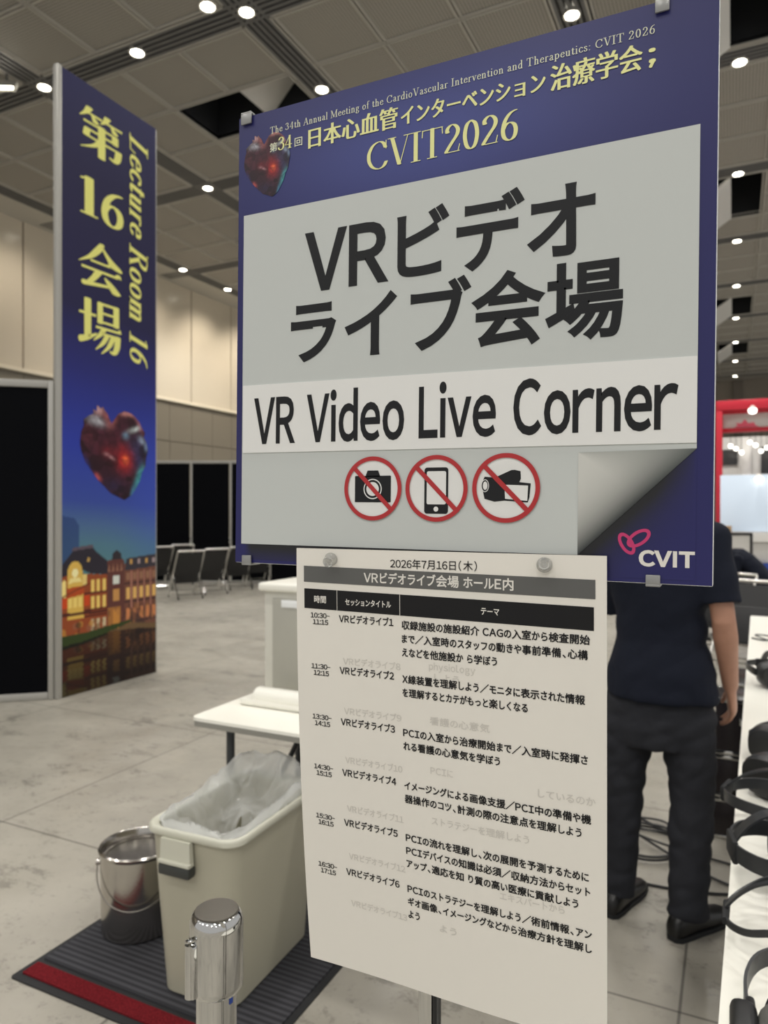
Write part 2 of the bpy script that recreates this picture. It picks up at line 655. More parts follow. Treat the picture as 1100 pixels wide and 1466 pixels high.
def text2d(body, dil=0.0, dily=None, kana=1.0, sbk=.062, space=.30):
    """flat outlines of a line of text: verts (em units), faces; dil thickens the strokes"""
    key = (body, dil, dily, kana, sbk, space)
    if key in _lines:
        return _lines[key]
    V, Fc = [], []
    x = 0.0
    for ch in body:
        o = ord(ch)
        if ch == ' ':
            x += space
            continue
        if ch == '–':
            V2, F2 = [(0, .33), (.42, .33), (.42, .385), (0, .385)], [(0, 1, 2, 3)]
        else:
            V2, F2 = glyph(chr(o + 0xFEE0) if 0x21 <= o <= 0x7e else ch)
        if not V2:
            x += 1.0
            continue
        xa, xb = min(v[0] for v in V2), max(v[0] for v in V2)
        if o < 0x2100:
            sb = sbk * .55 if ch in 'VAvTLr' else sbk
            if ch.isdigit():
                sb = max(.03, (.56 - (xb - xa)) / 2)
            dx, adv, k = x + sb - xa, xb - xa + 2 * sb, 1.0
        elif ch in '（）、':
            dx, adv, k = x - xa + .12, xb - xa + .3, 1.0
        elif 0x3040 <= o < 0x3100 and kana < 1:
            dx, adv, k = x, kana, kana
        else:
            dx, adv, k = x, 1.0, 1.0
        b = len(V)
        V += [(vx * k + dx, vy) for vx, vy in V2]
        Fc += [tuple(i + b for i in f) for f in F2]
        x += adv
    offs = [(0.0, 0.0)]
    rim = None
    if dil:
        dy = dil if dily is None else dily
        if dy == 0:
            offs = [(-dil, 0), (-dil / 2, 0), (0, 0), (dil / 2, 0), (dil, 0)]
        else:
            rim = thicken(V, Fc, dil)
    vs, fs = [], []
    for k, (ox, oy) in enumerate(offs):
        b = len(vs)
        vs += [(vx + ox, vy + oy, k) for vx, vy in V]
        fs += [tuple(i + b for i in f) for f in Fc]
    if rim:
        b = len(vs)
        vs += [(q[0], q[1], -1 - (i // 4) % 7) for i, q in enumerate(rim[0])]
        fs += [tuple(i + b for i in f) for f in rim[1]]
    _lines[key] = (vs, fs)
    return vs, fs


def fit(vs, x0, x1=None, base=0.0, em=1.0, ax='l'):
    """scale lettering to run from x0 to x1 with its baseline at base and em high"""
    xs = [v[0] for v in vs]
    a, b = min(xs), max(xs)
    sx = em if x1 is None else (x1 - x0) / (b - a)
    return [(x0 + (x - a) * sx, base + y * em, k) for x, y, k in vs]


def lay(vs, fs, fr, name, material, parent, lift=0.0):
    """put flat lettering on a surface through fr(x, y, lift)"""
    m = MB()
    m.add([fr(x, y, lift + k * 4e-6) for x, y, k in vs], fs)
    return m.build(name, material, parent, smooth=0, recalc=False)


# pen-drawn serif letters: 't' hairline, 'l' straight stem, 's' curved stem; cap height 1
def _serif(x0, x1, y):
    return ('t', [(x0, y), (x1, y)])


G = {
    'A': (.72, [('t', [(.06, 0), (.35, 1)]), ('l', [(.36, .97), (.6, 0)]), ('t', [(.15, .36), (.48, .36)]), _serif(-.03, .17, 0), _serif(.47, .75, 0)]),
    'C': (.76, [('s', [(.66, .74), (.58, .92), (.42, .98), (.22, .88), (.1, .66), (.08, .5), (.1, .32), (.22, .11), (.42, .02), (.6, .08), (.69, .24)]), ('t', [(.68, .7), (.68, .98)])]),
    'I': (.36, [('l', [(.17, 0), (.17, 1)]), _serif(.02, .32, 0), _serif(.02, .32, 1)]),
    'V': (.76, [('l', [(.13, 1), (.38, .03)]), ('t', [(.66, 1), (.4, .02)]), _serif(-.01, .25, 1), _serif(.53, .77, 1)]),
    'T': (.72, [('l', [(.35, 0), (.35, 1)]), ('t', [(.02, .98), (.68, .98)]), ('t', [(.035, .98), (.02, .76)]), ('t', [(.665, .98), (.68, .76)]), _serif(.2, .5, 0)]),
    'M': (.95, [('t', [(.12, 0), (.12, 1)]), ('l', [(.14, 1), (.46, .05)]), ('t', [(.46, .05), (.8, 1)]), ('l', [(.8, 0), (.8, 1)]), _serif(.0, .24, 0), _serif(.66, .94, 0), _serif(.02, .16, 1), _serif(.78, .94, 1)]),
    'R': (.72, [('l', [(.17, 0), (.17, 1)]), ('t', [(.17, .98), (.34, .98)]), ('s', [(.34, .98), (.52, .92), (.56, .75), (.5, .58), (.34, .51)]), ('t', [(.17, .51), (.36, .51)]), ('l', [(.36, .5), (.64, .03)]), _serif(.02, .32, 0), _serif(.02, .2, 1), _serif(.56, .74, 0)]),
    'L': (.62, [('l', [(.17, 0), (.17, 1)]), ('t', [(.17, .02), (.56, .02)]), ('t', [(.55, .02), (.59, .28)]), _serif(.02, .2, 0), _serif(.02, .34, 1)]),
    'a': (.47, [('s', [(.09, .5), (.18, .61), (.29, .58), (.33, .46), (.33, .1), (.38, .01), (.45, .04)]), ('s', [(.33, .38), (.16, .3), (.08, .16), (.14, .03), (.25, .02), (.33, .12)])]),
    'b': (.52, [('l', [(.12, 0), (.12, 1)]), ('s', [(.12, .45), (.27, .61), (.41, .5), (.45, .3), (.4, .1), (.27, .01), (.12, .12)])]),
    'c': (.44, [('s', [(.39, .48), (.31, .6), (.2, .6), (.1, .48), (.07, .3), (.11, .12), (.23, .02), (.34, .04), (.41, .15)])]),
    'd': (.53, [('l', [(.4, 0), (.4, 1)]), _serif(.3, .4, 1), _serif(.4, .5, 0), ('s', [(.4, .48), (.28, .61), (.14, .52), (.07, .3), (.12, .08), (.24, .01), (.4, .14)])]),
    'e': (.45, [('t', [(.09, .36), (.4, .36)]), ('s', [(.4, .36), (.37, .54), (.26, .61), (.13, .52), (.07, .3), (.12, .1), (.25, .02), (.36, .06), (.41, .16)])]),
    'f': (.3, [('l', [(.14, 0), (.14, .8)]), ('s', [(.14, .78), (.18, .94), (.27, 1.0), (.36, .95)]), ('t', [(.02, .6), (.28, .6)]), _serif(.04, .26, 0)]),
    'g': (.46, [('s', [(.22, .61), (.11, .55), (.09, .42), (.13, .29), (.22, .25), (.32, .29), (.36, .42), (.32, .55), (.22, .61)]), ('s', [(.13, .27), (.08, .15), (.2, .08), (.36, .05), (.41, -.08), (.33, -.22), (.18, -.25), (.06, -.16), (.1, -.02), (.2, .05)]), ('t', [(.33, .58), (.45, .6)])]),
    'h': (.54, [('l', [(.12, 0), (.12, 1)]), ('s', [(.12, .46), (.22, .58), (.32, .6), (.39, .5), (.4, .36)]), ('l', [(.4, .38), (.4, 0)]), _serif(.02, .22, 0), _serif(.3, .5, 0), _serif(.03, .12, 1)]),
    'i': (.25, [('l', [(.12, 0), (.12, .6)]), ('l', [(.12, .84), (.12, .9)]), _serif(.02, .22, 0), _serif(.03, .12, .59)]),
    'l': (.25, [('l', [(.12, 0), (.12, 1)]), _serif(.02, .22, 0), _serif(.03, .12, 1)]),
    'm': (.8, [('l', [(.12, 0), (.12, .6)]), ('s', [(.12, .46), (.22, .58), (.31, .6), (.38, .5), (.39, .36)]), ('l', [(.39, .38), (.39, 0)]), ('s', [(.39, .46), (.49, .58), (.58, .6), (.65, .5), (.66, .36)]), ('l', [(.66, .38), (.66, 0)]), _serif(.02, .22, 0), _serif(.3, .48, 0), _serif(.57, .76, 0), _serif(.03, .12, .59)]),
    'n': (.54, [('l', [(.12, 0), (.12, .6)]), ('s', [(.12, .46), (.22, .58), (.32, .6), (.39, .5), (.4, .36)]), ('l', [(.4, .38), (.4, 0)]), _serif(.02, .22, 0), _serif(.3, .5, 0), _serif(.03, .12, .59)]),
    'o': (.5, [('s', [(.25, .61), (.12, .53), (.07, .31), (.12, .09), (.25, .01), (.38, .09), (.43, .31), (.38, .53), (.25, .61)])]),
    'p': (.53, [('l', [(.12, -.26), (.12, .6)]), ('s', [(.12, .46), (.26, .61), (.4, .52), (.45, .31), (.4, .1), (.26, .01), (.12, .12)]), _serif(.02, .22, -.26), _serif(.03, .12, .59)]),
    'r': (.38, [('l', [(.12, 0), (.12, .6)]), ('s', [(.12, .44), (.2, .57), (.29, .6), (.35, .54)]), _serif(.02, .24, 0), _serif(.03, .12, .59)]),
    's': (.38, [('s', [(.31, .5), (.22, .6), (.11, .57), (.09, .44), (.2, .34), (.3, .24), (.3, .08), (.2, .01), (.09, .05), (.06, .16)])]),
    't': (.32, [('l', [(.14, .78), (.14, .1)]), ('s', [(.14, .12), (.18, .02), (.26, .03), (.31, .1)]), ('t', [(.02, .6), (.29, .6)])]),
    'u': (.54, [('l', [(.12, .6), (.12, .22)]), ('s', [(.12, .24), (.14, .07), (.22, .01), (.32, .05), (.4, .15)]), ('l', [(.4, .6), (.4, 0)]), _serif(.03, .12, .59), _serif(.3, .4, .59), _serif(.4, .5, .01)]),
    'v': (.48, [('l', [(.08, .6), (.24, .02)]), ('t', [(.4, .6), (.25, .02)]), _serif(-.01, .17, .6), _serif(.32, .49, .6)]),
    ':': (.26, [('l', [(.12, .04), (.12, .08)]), ('l', [(.12, .5), (.12, .54)])]),
    ';': (.3, [('l', [(.12, .5), (.12, .56)]), ('l', [(.13, .04), (.13, .1)]), ('t', [(.17, .06), (.08, -.16)])]),
    ' ': (.26, []),
    '0': (.58, [('s', [(.28, .97), (.15, .85), (.09, .5), (.15, .14), (.28, .02), (.41, .14), (.47, .5), (.41, .85), (.28, .97)])]),
    '1': (.5, [('l', [(.27, 0), (.27, .98)]), ('t', [(.1, .9), (.27, .97)]), _serif(.1, .44, 0)]),
    '2': (.58, [('s', [(.11, .74), (.12, .86), (.24, .97), (.37, .93), (.45, .78), (.42, .6), (.3, .42), (.18, .24), (.08, .07)]), ('l', [(.09, .05), (.46, .05)]), ('t', [(.46, .05), (.51, .27)]), ('l', [(.12, .72), (.12, .76)])]),
    '3': (.58, [('s', [(.1, .8), (.2, .96), (.34, .96), (.43, .83), (.38, .62), (.25, .54)]), ('s', [(.25, .54), (.42, .48), (.47, .28), (.4, .08), (.24, .01), (.1, .08), (.07, .2)])]),
    '4': (.6, [('l', [(.39, 0), (.39, .97)]), ('t', [(.39, .97), (.04, .28)]), ('t', [(.04, .28), (.56, .28)]), _serif(.26, .52, 0)]),
    '6': (.58, [('s', [(.46, .97), (.3, .9), (.15, .68), (.09, .36), (.14, .12), (.28, .02), (.42, .1), (.47, .32), (.42, .52), (.29, .6), (.16, .53), (.1, .4)])]),
}


def pen(text, W, T, slant=0.0, track=0.0):
    """serif lettering drawn with a broad nib W wide and T high"""
    vs, fs = [], []
    x0 = 0.0
    K = 10
    lay_k = 0

    def sweep(pts, w, t):
        nonlocal lay_k
        for i in range(len(pts) - 1):
            el = []
            for p in (pts[i], pts[i + 1]):
                for j in range(K):
                    a = 2 * PI * j / K
                    el.append((p[0] + w / 2 * math.cos(a), p[1] + t / 2 * math.sin(a)))
            h = hull(el)
            b = len(vs)
            vs.extend([(x0 + x + slant * y, y, lay_k % 7) for x, y in h])
            fs.append(tuple(range(b, b + len(h))))
            lay_k += 1
    for ch in text:
        adv, strokes = G[ch]
        for kind, pts in strokes:
            if kind == 's':
                pp = [(p.x, p.y) for p in smoothpath([(x, y, 0) for x, y in pts], 4)]
                sweep(pp, W * 0.92, T)
            elif kind == 'l':
                sweep(pts, W, T)
            else:
                sweep(pts, T, T)
        x0 += adv + track
    return vs, fs


def hull(P):
    P = sorted(set((round(x, 6), round(y, 6)) for x, y in P))

    def half(pts):
        h = []
        for p in pts:
            while len(h) > 1 and (h[-1][0] - h[-2][0]) * (p[1] - h[-2][1]) - (h[-1][1] - h[-2][1]) * (p[0] - h[-2][0]) <= 0:
                h.pop()
            h.append(p)
        return h
    a, b = half(P), half(P[::-1])
    return a[:-1] + b[:-1]


# brush-drawn characters in the unit square: each stroke a list of (x, y, nib width, nib height)
KANJI = {
    '会': [[(.52, 1.0, .10, .06), (.42, .84, .14, .05), (.26, .66, .10, .05), (.02, .50, .02, .02)],
          [(.52, .96, .03, .03), (.68, .76, .10, .06), (.86, .60, .20, .07), (.99, .55, .02, .03)],
          [(.28, .585, .03, .045), (.70, .585, .03, .045)], [(.66, .59, .02, .04), (.72, .625, .07, .06), (.77, .585, .02, .04)],
          [(.08, .40, .03, .05), (.90, .40, .03, .05)], [(.84, .41, .02, .04), (.91, .45, .08, .06), (.97, .40, .02, .04)],
          [(.46, .40, .14, .04), (.34, .22, .12, .05), (.20, .07, .08, .07)],
          [(.12, .06, .10, .10), (.40, .09, .05, .07), (.76, .14, .04, .05)],
          [(.60, .29, .04, .03), (.72, .18, .14, .06), (.86, .03, .18, .08)]],
    '場': [[(.00, .69, .03, .045), (.37, .69, .03, .045)], [(.185, .98, .13, .03), (.185, .25, .13, .03)],
          [(.02, .17, .09, .12), (.18, .22, .06, .09), (.39, .33, .03, .04)],
          [(.48, .97, .11, .03), (.48, .57, .11, .03)], [(.88, .97, .12, .03), (.88, .57, .12, .03)],
          [(.48, .955, .03, .045), (.9, .955, .03, .045)], [(.48, .775, .03, .04), (.9, .775, .03, .04)], [(.48, .595, .03, .04), (.9, .595, .03, .04)],
          [(.39, .475, .03, .045), (.99, .475, .03, .045)], [(.93, .48, .02, .04), (.97, .51, .05, .05)],
          [(.58, .47, .11, .03), (.48, .33, .09, .04), (.33, .2, .02, .02)],
          [(.5, .36, .03, .045), (.93, .36, .03, .045)], [(.92, .37, .12, .04), (.9, .16, .12, .05), (.83, .03, .10, .06), (.74, .04, .04, .04)],
          [(.66, .36, .10, .03), (.55, .18, .09, .04), (.38, .03, .02, .02)],
          [(.81, .36, .10, .03), (.70, .14, .09, .04), (.52, -.03, .02, .02)]],
    '第': [[(.22, 1.0, .13, .04), (.14, .86, .09, .04), (.01, .73, .02, .02)], [(.16, .87, .03, .04), (.49, .87, .03, .05)], [(.28, .86, .05, .03), (.36, .74, .12, .07)],
          [(.64, 1.0, .13, .04), (.58, .88, .09, .04), (.48, .78, .02, .02)], [(.58, .87, .03, .04), (.98, .87, .03, .05)], [(.73, .86, .05, .03), (.82, .74, .12, .07)],
          [(.10, .655, .03, .045), (.86, .655, .03, .045)], [(.82, .66, .13, .03), (.82, .47, .13, .03)],
          [(.15, .495, .03, .045), (.84, .495, .03, .045)], [(.17, .5, .12, .03), (.14, .33, .12, .03)],
          [(.12, .335, .03, .045), (.92, .335, .03, .045)], [(.91, .34, .13, .04), (.88, .15, .13, .05), (.82, .06, .11, .06), (.70, .09, .04, .04)],
          [(.5, .70, .14, .03), (.5, -.04, .14, .03)], [(.47, .335, .12, .03), (.32, .17, .10, .04), (.03, .02, .02, .02)]],
}


def brush(ch):
    vs, fs = [], []
    k = 0
    for st in KANJI[ch]:
        pts = st if len(st) < 3 else [(p.x, p.y, q[0], q[1]) for p, q in zip(
            smoothpath([(a, b, 0) for a, b, _, _ in st], 5), [(v.x, v.y) for v in smoothpath([(c, d, 0) for _, _, c, d in st], 5)])]
        for i in range(len(pts) - 1):
            el = []
            for x, y, w, h in (pts[i], pts[i + 1]):
                el += [(x + w * .62 * math.cos(a), y + h * .56 * math.sin(a)) for a in [2 * PI * j / 12 for j in range(12)]]
            hh = hull(el)
            b = len(vs)
            vs += [(x, y, k % 7) for x, y in hh]
            fs.append(tuple(range(b, b + len(hh))))
            k += 1
    return vs, fs


# ------------------------------------------------------------------ printed pictures
def inpoly(x, y, poly):
    r = np.zeros(x.shape, bool)
    n = len(poly)
    for i in range(n):
        x1, y1 = poly[i]
        x2, y2 = poly[(i + 1) % n]
        if y1 == y2:
            continue
        c = ((y1 > y) != (y2 > y)) & (x < (x2 - x1) * (y - y1) / (y2 - y1) + x1)
        r ^= c
    return r


def L3(c):
    return np.array(lin(c))


HEART = [(.0, .42), (.02, .30), (.05, .24), (.05, .17), (.13, .12), (.19, .09), (.18, .05), (.23, .07), (.235, .0), (.28, .035), (.31, .01), (.34, .05), (.37, .07),
         (.41, .14), (.44, .18), (.48, .13), (.54, .06), (.63, .02), (.72, .03), (.80, .07), (.86, .12), (.90, .18), (.95, .23), (.93, .28), (.97, .33), (1.0, .42),
         (.97, .52), (.96, .60), (.90, .68), (.87, .77), (.80, .87), (.73, .95), (.63, 1.0), (.55, .97), (.43, .93), (.34, .86), (.25, .79), (.16, .70), (.07, .60), (.02, .50)]
_rs = np.random.RandomState(5)
_seed = _rs.rand(150, 2)
_sb = _rs.rand(150)


def paint_heart(u, v):
    """crystal heart; u to the right, v downwards, both 0..1 -> colour, inside mask"""
    ins = inpoly(u, v, HEART)
    d = (u[..., None] - _seed[:, 0]) ** 2 + ((v[..., None] - _seed[:, 1]) * 1.25) ** 2
    o = np.argsort(d, -1)
    fac = _sb[o[..., 0]]
    edge = np.sqrt(np.take_along_axis(d, o[..., 1:2], -1)[..., 0]) - np.sqrt(np.take_along_axis(d, o[..., 0:1], -1)[..., 0])
    base = L3((52, 24, 38))[None, None] * (0.3 + 1.5 * fac[..., None])

    def blob(cx, cy, rx, ry, col, a=1.0, rot=0.0):
        nonlocal base
        dx, dy = u - cx, v - cy
        cr, sr = math.cos(rot), math.sin(rot)
        q = ((dx * cr + dy * sr) / rx) ** 2 + ((-dx * sr + dy * cr) / ry) ** 2
        w = (np.exp(-q * 1.2) * a * (0.5 + 0.75 * fac))[..., None].clip(0, 1)
        base = base * (1 - w) + L3(col) * w
    blob(.5, .4, .3, .3, (84, 32, 46), .8)
    blob(.13, .32, .12, .16, (92, 40, 52), .8)
    blob(.22, .165, .13, .05, (206, 205, 214), .95, .1)
    blob(.26, .04, .08, .06, (214, 170, 170), .8)
    blob(.36, .12, .05, .1, (190, 110, 112), .8, -.5)
    blob(.66, .04, .20, .035, (206, 140, 134), .85, .05)
    blob(.47, .13, .05, .1, (190, 110, 108), .8, .6)
    blob(.86, .14, .04, .12, (176, 110, 124), .8, -.5)
    blob(.68, .13, .13, .06, (60, 26, 38), .9)
    blob(.78, .205, .09, .03, (210, 220, 220), .95, -.35)
    blob(.65, .29, .05, .04, (130, 170, 200), .8)
    blob(.90, .32, .06, .04, (180, 200, 225), .9, .5)
    blob(.97, .39, .03, .06, (150, 180, 220), .8)
    blob(.80, .40, .12, .12, (66, 66, 108), .7)
    blob(.85, .55, .10, .12, (46, 50, 92), .7)
    blob(.63, .55, .12, .13, (196, 38, 40), .95)
    blob(.645, .555, .045, .05, (255, 120, 70), 1.0)
    blob(.40, .48, .12, .07, (150, 40, 50), .6)
    blob(.44, .545, .05, .018, (226, 170, 175), .9, .4)
    blob(.36, .51, .04, .02, (210, 150, 155), .8)
    blob(.24, .77, .05, .035, (240, 110, 110), .95, .7)
    blob(.86, .75, .05, .14, (84, 190, 200), .95, .45)
    blob(.76, .90, .03, .09, (80, 150, 190), .85, .45)
    blob(.45, .85, .2, .1, (44, 34, 64), .7)
    blob(.10, .63, .03, .1, (60, 60, 130), .7, -.5)
    base = base * (1 - 0.25 * np.exp(-(edge / 0.012) ** 2))[..., None]
    return base, ins


def grid_print(name, xs, ys, fr, colour, material, parent, lift=0.0, mask=None):
    """sheet of small cells carrying a printed picture; colour is (ny, nx, 3) linear"""
    nx, ny = len(xs), len(ys)
    vs = [fr(x, y, lift) for y in ys for x in xs]
    fs = []
    for j in range(ny - 1):
        for i in range(nx - 1):
            if mask is None or mask[j, i] or mask[j + 1, i + 1] or mask[j, i + 1] or mask[j + 1, i]:
                fs.append((j * nx + i, j * nx + i + 1, (j + 1) * nx + i + 1, (j + 1) * nx + i))
    me = bpy.data.meshes.new(name)
    me.from_pydata(vs, [], fs)
    at = me.color_attributes.new('ink', 'FLOAT_COLOR', 'POINT')
    rgba = np.ones((nx * ny, 4), np.float32)
    rgba[:, :3] = colour.reshape(-1, 3)
    at.data.foreach_set('color', rgba.ravel())
    me.materials.append(material)
    o = bpy.data.objects.new(name, me)
    COL.objects.link(o)
    o.parent = parent
    if mask is not None:
        bm = bmesh.new(); bm.from_mesh(me)
        bmesh.ops.delete(bm, geom=[v for v in bm.verts if not v.link_faces], context='VERTS')
        bm.to_mesh(me); bm.free()
    return o


# ------------------------------------------------------------------ the setting
WX = -16.6                                    # pale wall on the left
fl = MB()
fl.add([(WX, -6, 0), (9, -6, 0), (9, 46, 0), (WX, 46, 0), (WX, -6, -.1), (9, -6, -.1), (9, 46, -.1), (WX, 46, -.1)],
       [(0, 1, 2, 3), (7, 6, 5, 4), (0, 4, 5, 1), (1, 5, 6, 2), (2, 6, 7, 3), (3, 7, 4, 0)])
tag(fl.build('floor', M['floor'], smooth=0), kind='structure')

# ceiling: perforated panels between grooved channels, some middle panels open
OPEN = {(1, 0): ((1, 2), (1,)), (3, 0): ((1,), (1, 2)), (3, 2): ((1,), (0, 1)), (3, 4): ((1,), (1, 2)), (3, 6): ((1,), (0, 1)), (2, 5): ((1,), (0, 1)), (2, 3): ((1,), (0, 1))}
pan, seam, cha, hole, flaps = MB(), MB(), MB(), MB(), MB()
YS0 = [8.85 - 4.42 * 3 + 4.42 * k for k in range(12)]
XS0 = NODE_X
for i in range(len(XS0) - 1):
    for j in range(len(YS0) - 1):
        xa, xb = XS0[i] + .27, XS0[i + 1] - .27
        ya, yb = YS0[j] + .27, YS0[j + 1] - .27
        px, py = (xb - xa) / 3, (yb - ya) / 3
        op = OPEN.get((i, j - 3))
        for a in range(3):
            for b in range(3):
                if op and a in op[0] and b in op[1]:
                    continue
                pan.box((xa + px * (a + .5), ya + py * (b + .5), CEIL + .03), (px - .02, py - .02, .05))
                seam.box((xa + px * (a + .5), ya + py * (b + .5), CEIL + .085), (px, py, .04))
        for q in range(4):
            # raised double seams between the panels
            x, y = xa + px * q, ya + py * q
            for b in range(3):
                if op and b in op[1] and (q in op[0]) and (q - 1 in op[0]):
                    continue
                for e in (-.032, .032):
                    seam.box((x + e, ya + py * (b + .5), CEIL - .004), (.026, py, .03))
            for a in range(3):
                if op and a in op[0] and (q in op[1]) and (q - 1 in op[1]):
                    continue
                for e in (-.032, .032):
                    seam.box((xa + px * (a + .5), y + e, CEIL - .004), (px, .026, .03))
        if op:
            x0, x1 = xa + px * op[0][0], xa + px * (op[0][-1] + 1)
            y0, y1 = ya + py * op[1][0], ya + py * (op[1][-1] + 1)
            z0, z1 = CEIL + .0, CEIL + 1.6
            hole.add([(x0, y0, z0), (x1, y0, z0), (x1, y1, z0), (x0, y1, z0), (x0, y0, z1), (x1, y0, z1), (x1, y1, z1), (x0, y1, z1)],
                     [(4, 5, 6, 7), (0, 1, 5, 4), (1, 2, 6, 5), (2, 3, 7, 6), (3, 0, 4, 7)])
            hole.tube([(x0 + .2, (y0 + y1) / 2, CEIL + .7), (x1 - .2, (y0 + y1) / 2 + .1, CEIL + .7)], .05, 8)
            hole.box((x1 - .18, y0 + .2, CEIL + .5), (.12, .12, .3))
            if i == 1:
                flaps.prism([(.06, .12), (1.05, 1.10), (1.01, 1.14), (.02, .16)], lambda x, y, d, x0=x0, y0=y0: (x0 + px + x, y0 + .12 + d, CEIL + y), (y1 - y0) - .2)
            else:
                flaps.prism([(.01, -.42), (.60, -.02), (.60, .03), (.01, -.37)], lambda x, y, d, x0=x0, y0=y0: (x0 + x, y0 + .05 + d, CEIL + y), (y1 - y0) - .1)
for x in XS0:
    for k in range(5):
        cha.box((x - .2 + .1 * k, 22, CEIL + .02), (.055, 56, .07))
    cha.box((x, 22, CEIL + .085), (.54, 56, .02))
for y in YS0:
    for k in range(5):
        cha.box((-4.4, y - .2 + .1 * k, CEIL + .018), (24, .055, .07))
    cha.box((-4.4, y, CEIL + .084), (24, .54, .02))
seam.box((-16.1, 22, CEIL + .03), (1.0, 56, .08))
pan.box((-4, 45.3, CEIL + .03), (26, 1.9, .05))
pan.box((7.8, 20, CEIL + .03), (2.2, 56, .05))
tag(pan.build('ceiling', M['perf'], smooth=0), kind='structure')
tag(seam.build('ceiling_seams', M['tbar'], smooth=0), kind='structure')
tag(cha.build('ceiling_channels', M['channel'], smooth=0), kind='structure')
tag(hole.build('ceiling_openings', M['recess'], smooth=0, recalc=False), kind='structure')
tag(flaps.build('ceiling_flaps', M['flap'], smooth=0), kind='structure')

w = MB()
for k in range(-9, 16):
    y = 12.72 + 2.15 * k
    w.box((WX - .05, y + 1.075, 7.1), (.1, 2.15 - .05, 3.85))
tag(w.build('wall_left', M['beige'], smooth=0), kind='structure')
w = MB()
w.box((WX - .12, 20, 4.5), (.1, 56, 9.2))
tag(w.build('wall_left_backing', M['wallseam'], smooth=0), kind='structure')
w = MB()
for k in range(-18, 32):
    y = 12.72 + 1.075 * k
    w.box((WX - .03, y + .54, 4.42), (.1, 1.06, 1.28))
    w.box((WX - .02, y + .54, 1.88), (.1, 1.06, 3.75))
tag(w.build('wall_left_lower', M['wallgrey'], smooth=0), kind='structure')
w = MB()
w.box((WX + .02, 20, 5.12), (.16, 52, .1))
tag(w.build('trim_1', M['ledge'], smooth=0), kind='structure')
w = MB()
w.box((-4, 46.1, 4.5), (26, .2, 9.2))
tag(w.build('wall_far', M['farwall'], smooth=0), kind='structure')
w = MB()
for x in (-9, -3, .25, 4.2):
    w.box((x, 45.95, 4.5), (.5, .2, 9.0))
tag(w.build('trim_2', M['farpost'], smooth=0), kind='structure')

# downlights one can see
lp = []
for (x, y) in [(-8.8, 8.85), (-6.6, 8.85), (-6.6, 11.06), (-11.0, 8.85), (-11.0, 13.27), (-15.4, 17.4), (-15.4, 19.6), (-2.2, 11.06), (-7.05, 8.5), (-15.4, 13.27)]:
    lp.append((x, y))
for k in range(8):
    lp.append((0.1, 13.45 + 4.42 * k))
LAB = ['round ceiling downlight in the grooved channel above the tall banner', 'round ceiling downlight where two grooved channels cross near the top edge', 'round ceiling downlight just above the top left corner of the big sign',
       'round ceiling downlight left of the banner top, beside the bright floodlight', 'round ceiling downlight at a channel crossing between banner and sign', 'round ceiling downlight nearest above the pale wall, between banner and sign',
       'round ceiling downlight closest to the left edge of the big sign, over the pale wall', 'round ceiling downlight peeking over the top edge of the big sign', 'round ceiling downlight cut by the top edge of the photo',
       'faint ceiling downlight over the pale wall just left of the banner']
ORD = ['first', 'second', 'third', 'fourth', 'fifth', 'sixth', 'seventh', 'farthest']


def make_light(x, y, label, group):
    t = thing('ceiling_light', (x, y, CEIL), label, 'ceiling light', group=group)
    r = MB(); r.lathe([(.10, -.02), (.13, -.03), (.135, -.02), (.135, .03), (.10, .03)], 28, closed=True)
    r.build('trim_ring', M['lampring'], t)
    d = MB(); d.lathe([(.0, -.04), (.06, -.036), (.10, -.025), (.10, -.01), (0, -.01)], 28)
    d.build('lit_lens', M['lampglow'], t)
    return t


l0 = None
for k, (x, y) in enumerate(lp):
    lab = LAB[k] if k < len(LAB) else ORD[k - len(LAB)] + ' ceiling downlight in the receding row right of the sign'
    g = 'downlights in the ceiling channels' if k < len(LAB) else 'row of downlights right of the sign'
    if l0 is None:
        l0 = make_light(x, y, lab, g)
    else:
        c = copy_tree(l0)
        c.location = (x, y, CEIL)
        tag(c, lab, group=g)
fld = thing('floodlight', (-11.25, 8.3, CEIL), 'bright rectangular floodlight hung under the ceiling at the left edge', 'floodlight')
m = MB(); m.tube([(0, 0, 0), (0, 0, -.12)], .02, 8); m.build('stem', M['channel'], fld)
m = MB(); m.rbox((0, 0, -.22), (.34, .10, .22), .015, R=Matrix.Rotation(.5, 3, 'Z') @ Matrix.Rotation(-.6, 3, 'X')); m.build('housing', M['lampring'], fld)
m = MB(); m.rbox((.03, -.055, -.255), (.30, .03, .18), .01, R=Matrix.Rotation(.5, 3, 'Z') @ Matrix.Rotation(-.6, 3, 'X')); m.build('lit_lens', M['lampglow'], fld)

# ------------------------------------------------------------------ sign on its stand
SW, SH = .4555, .4632
ROLL = math.radians(-.65)
sign = thing('sign_board', (-.4694, .61, 1.3973), 'square navy sign board with large grey notice and no-photo symbols on a stand', 'sign')
sign.rotation_euler = (0, -ROLL, 0)


def sf(x, y, lift=0.0):
    """millimetres on the sign face (from its lower left corner) -> local metres"""
    return (x / 1000, -lift, y / 1000)


b = MB(); b.rbox((SW / 2, .004, SH / 2), (SW, .008, SH), .0012, 2)
b.build('board', M['acryl'], sign)
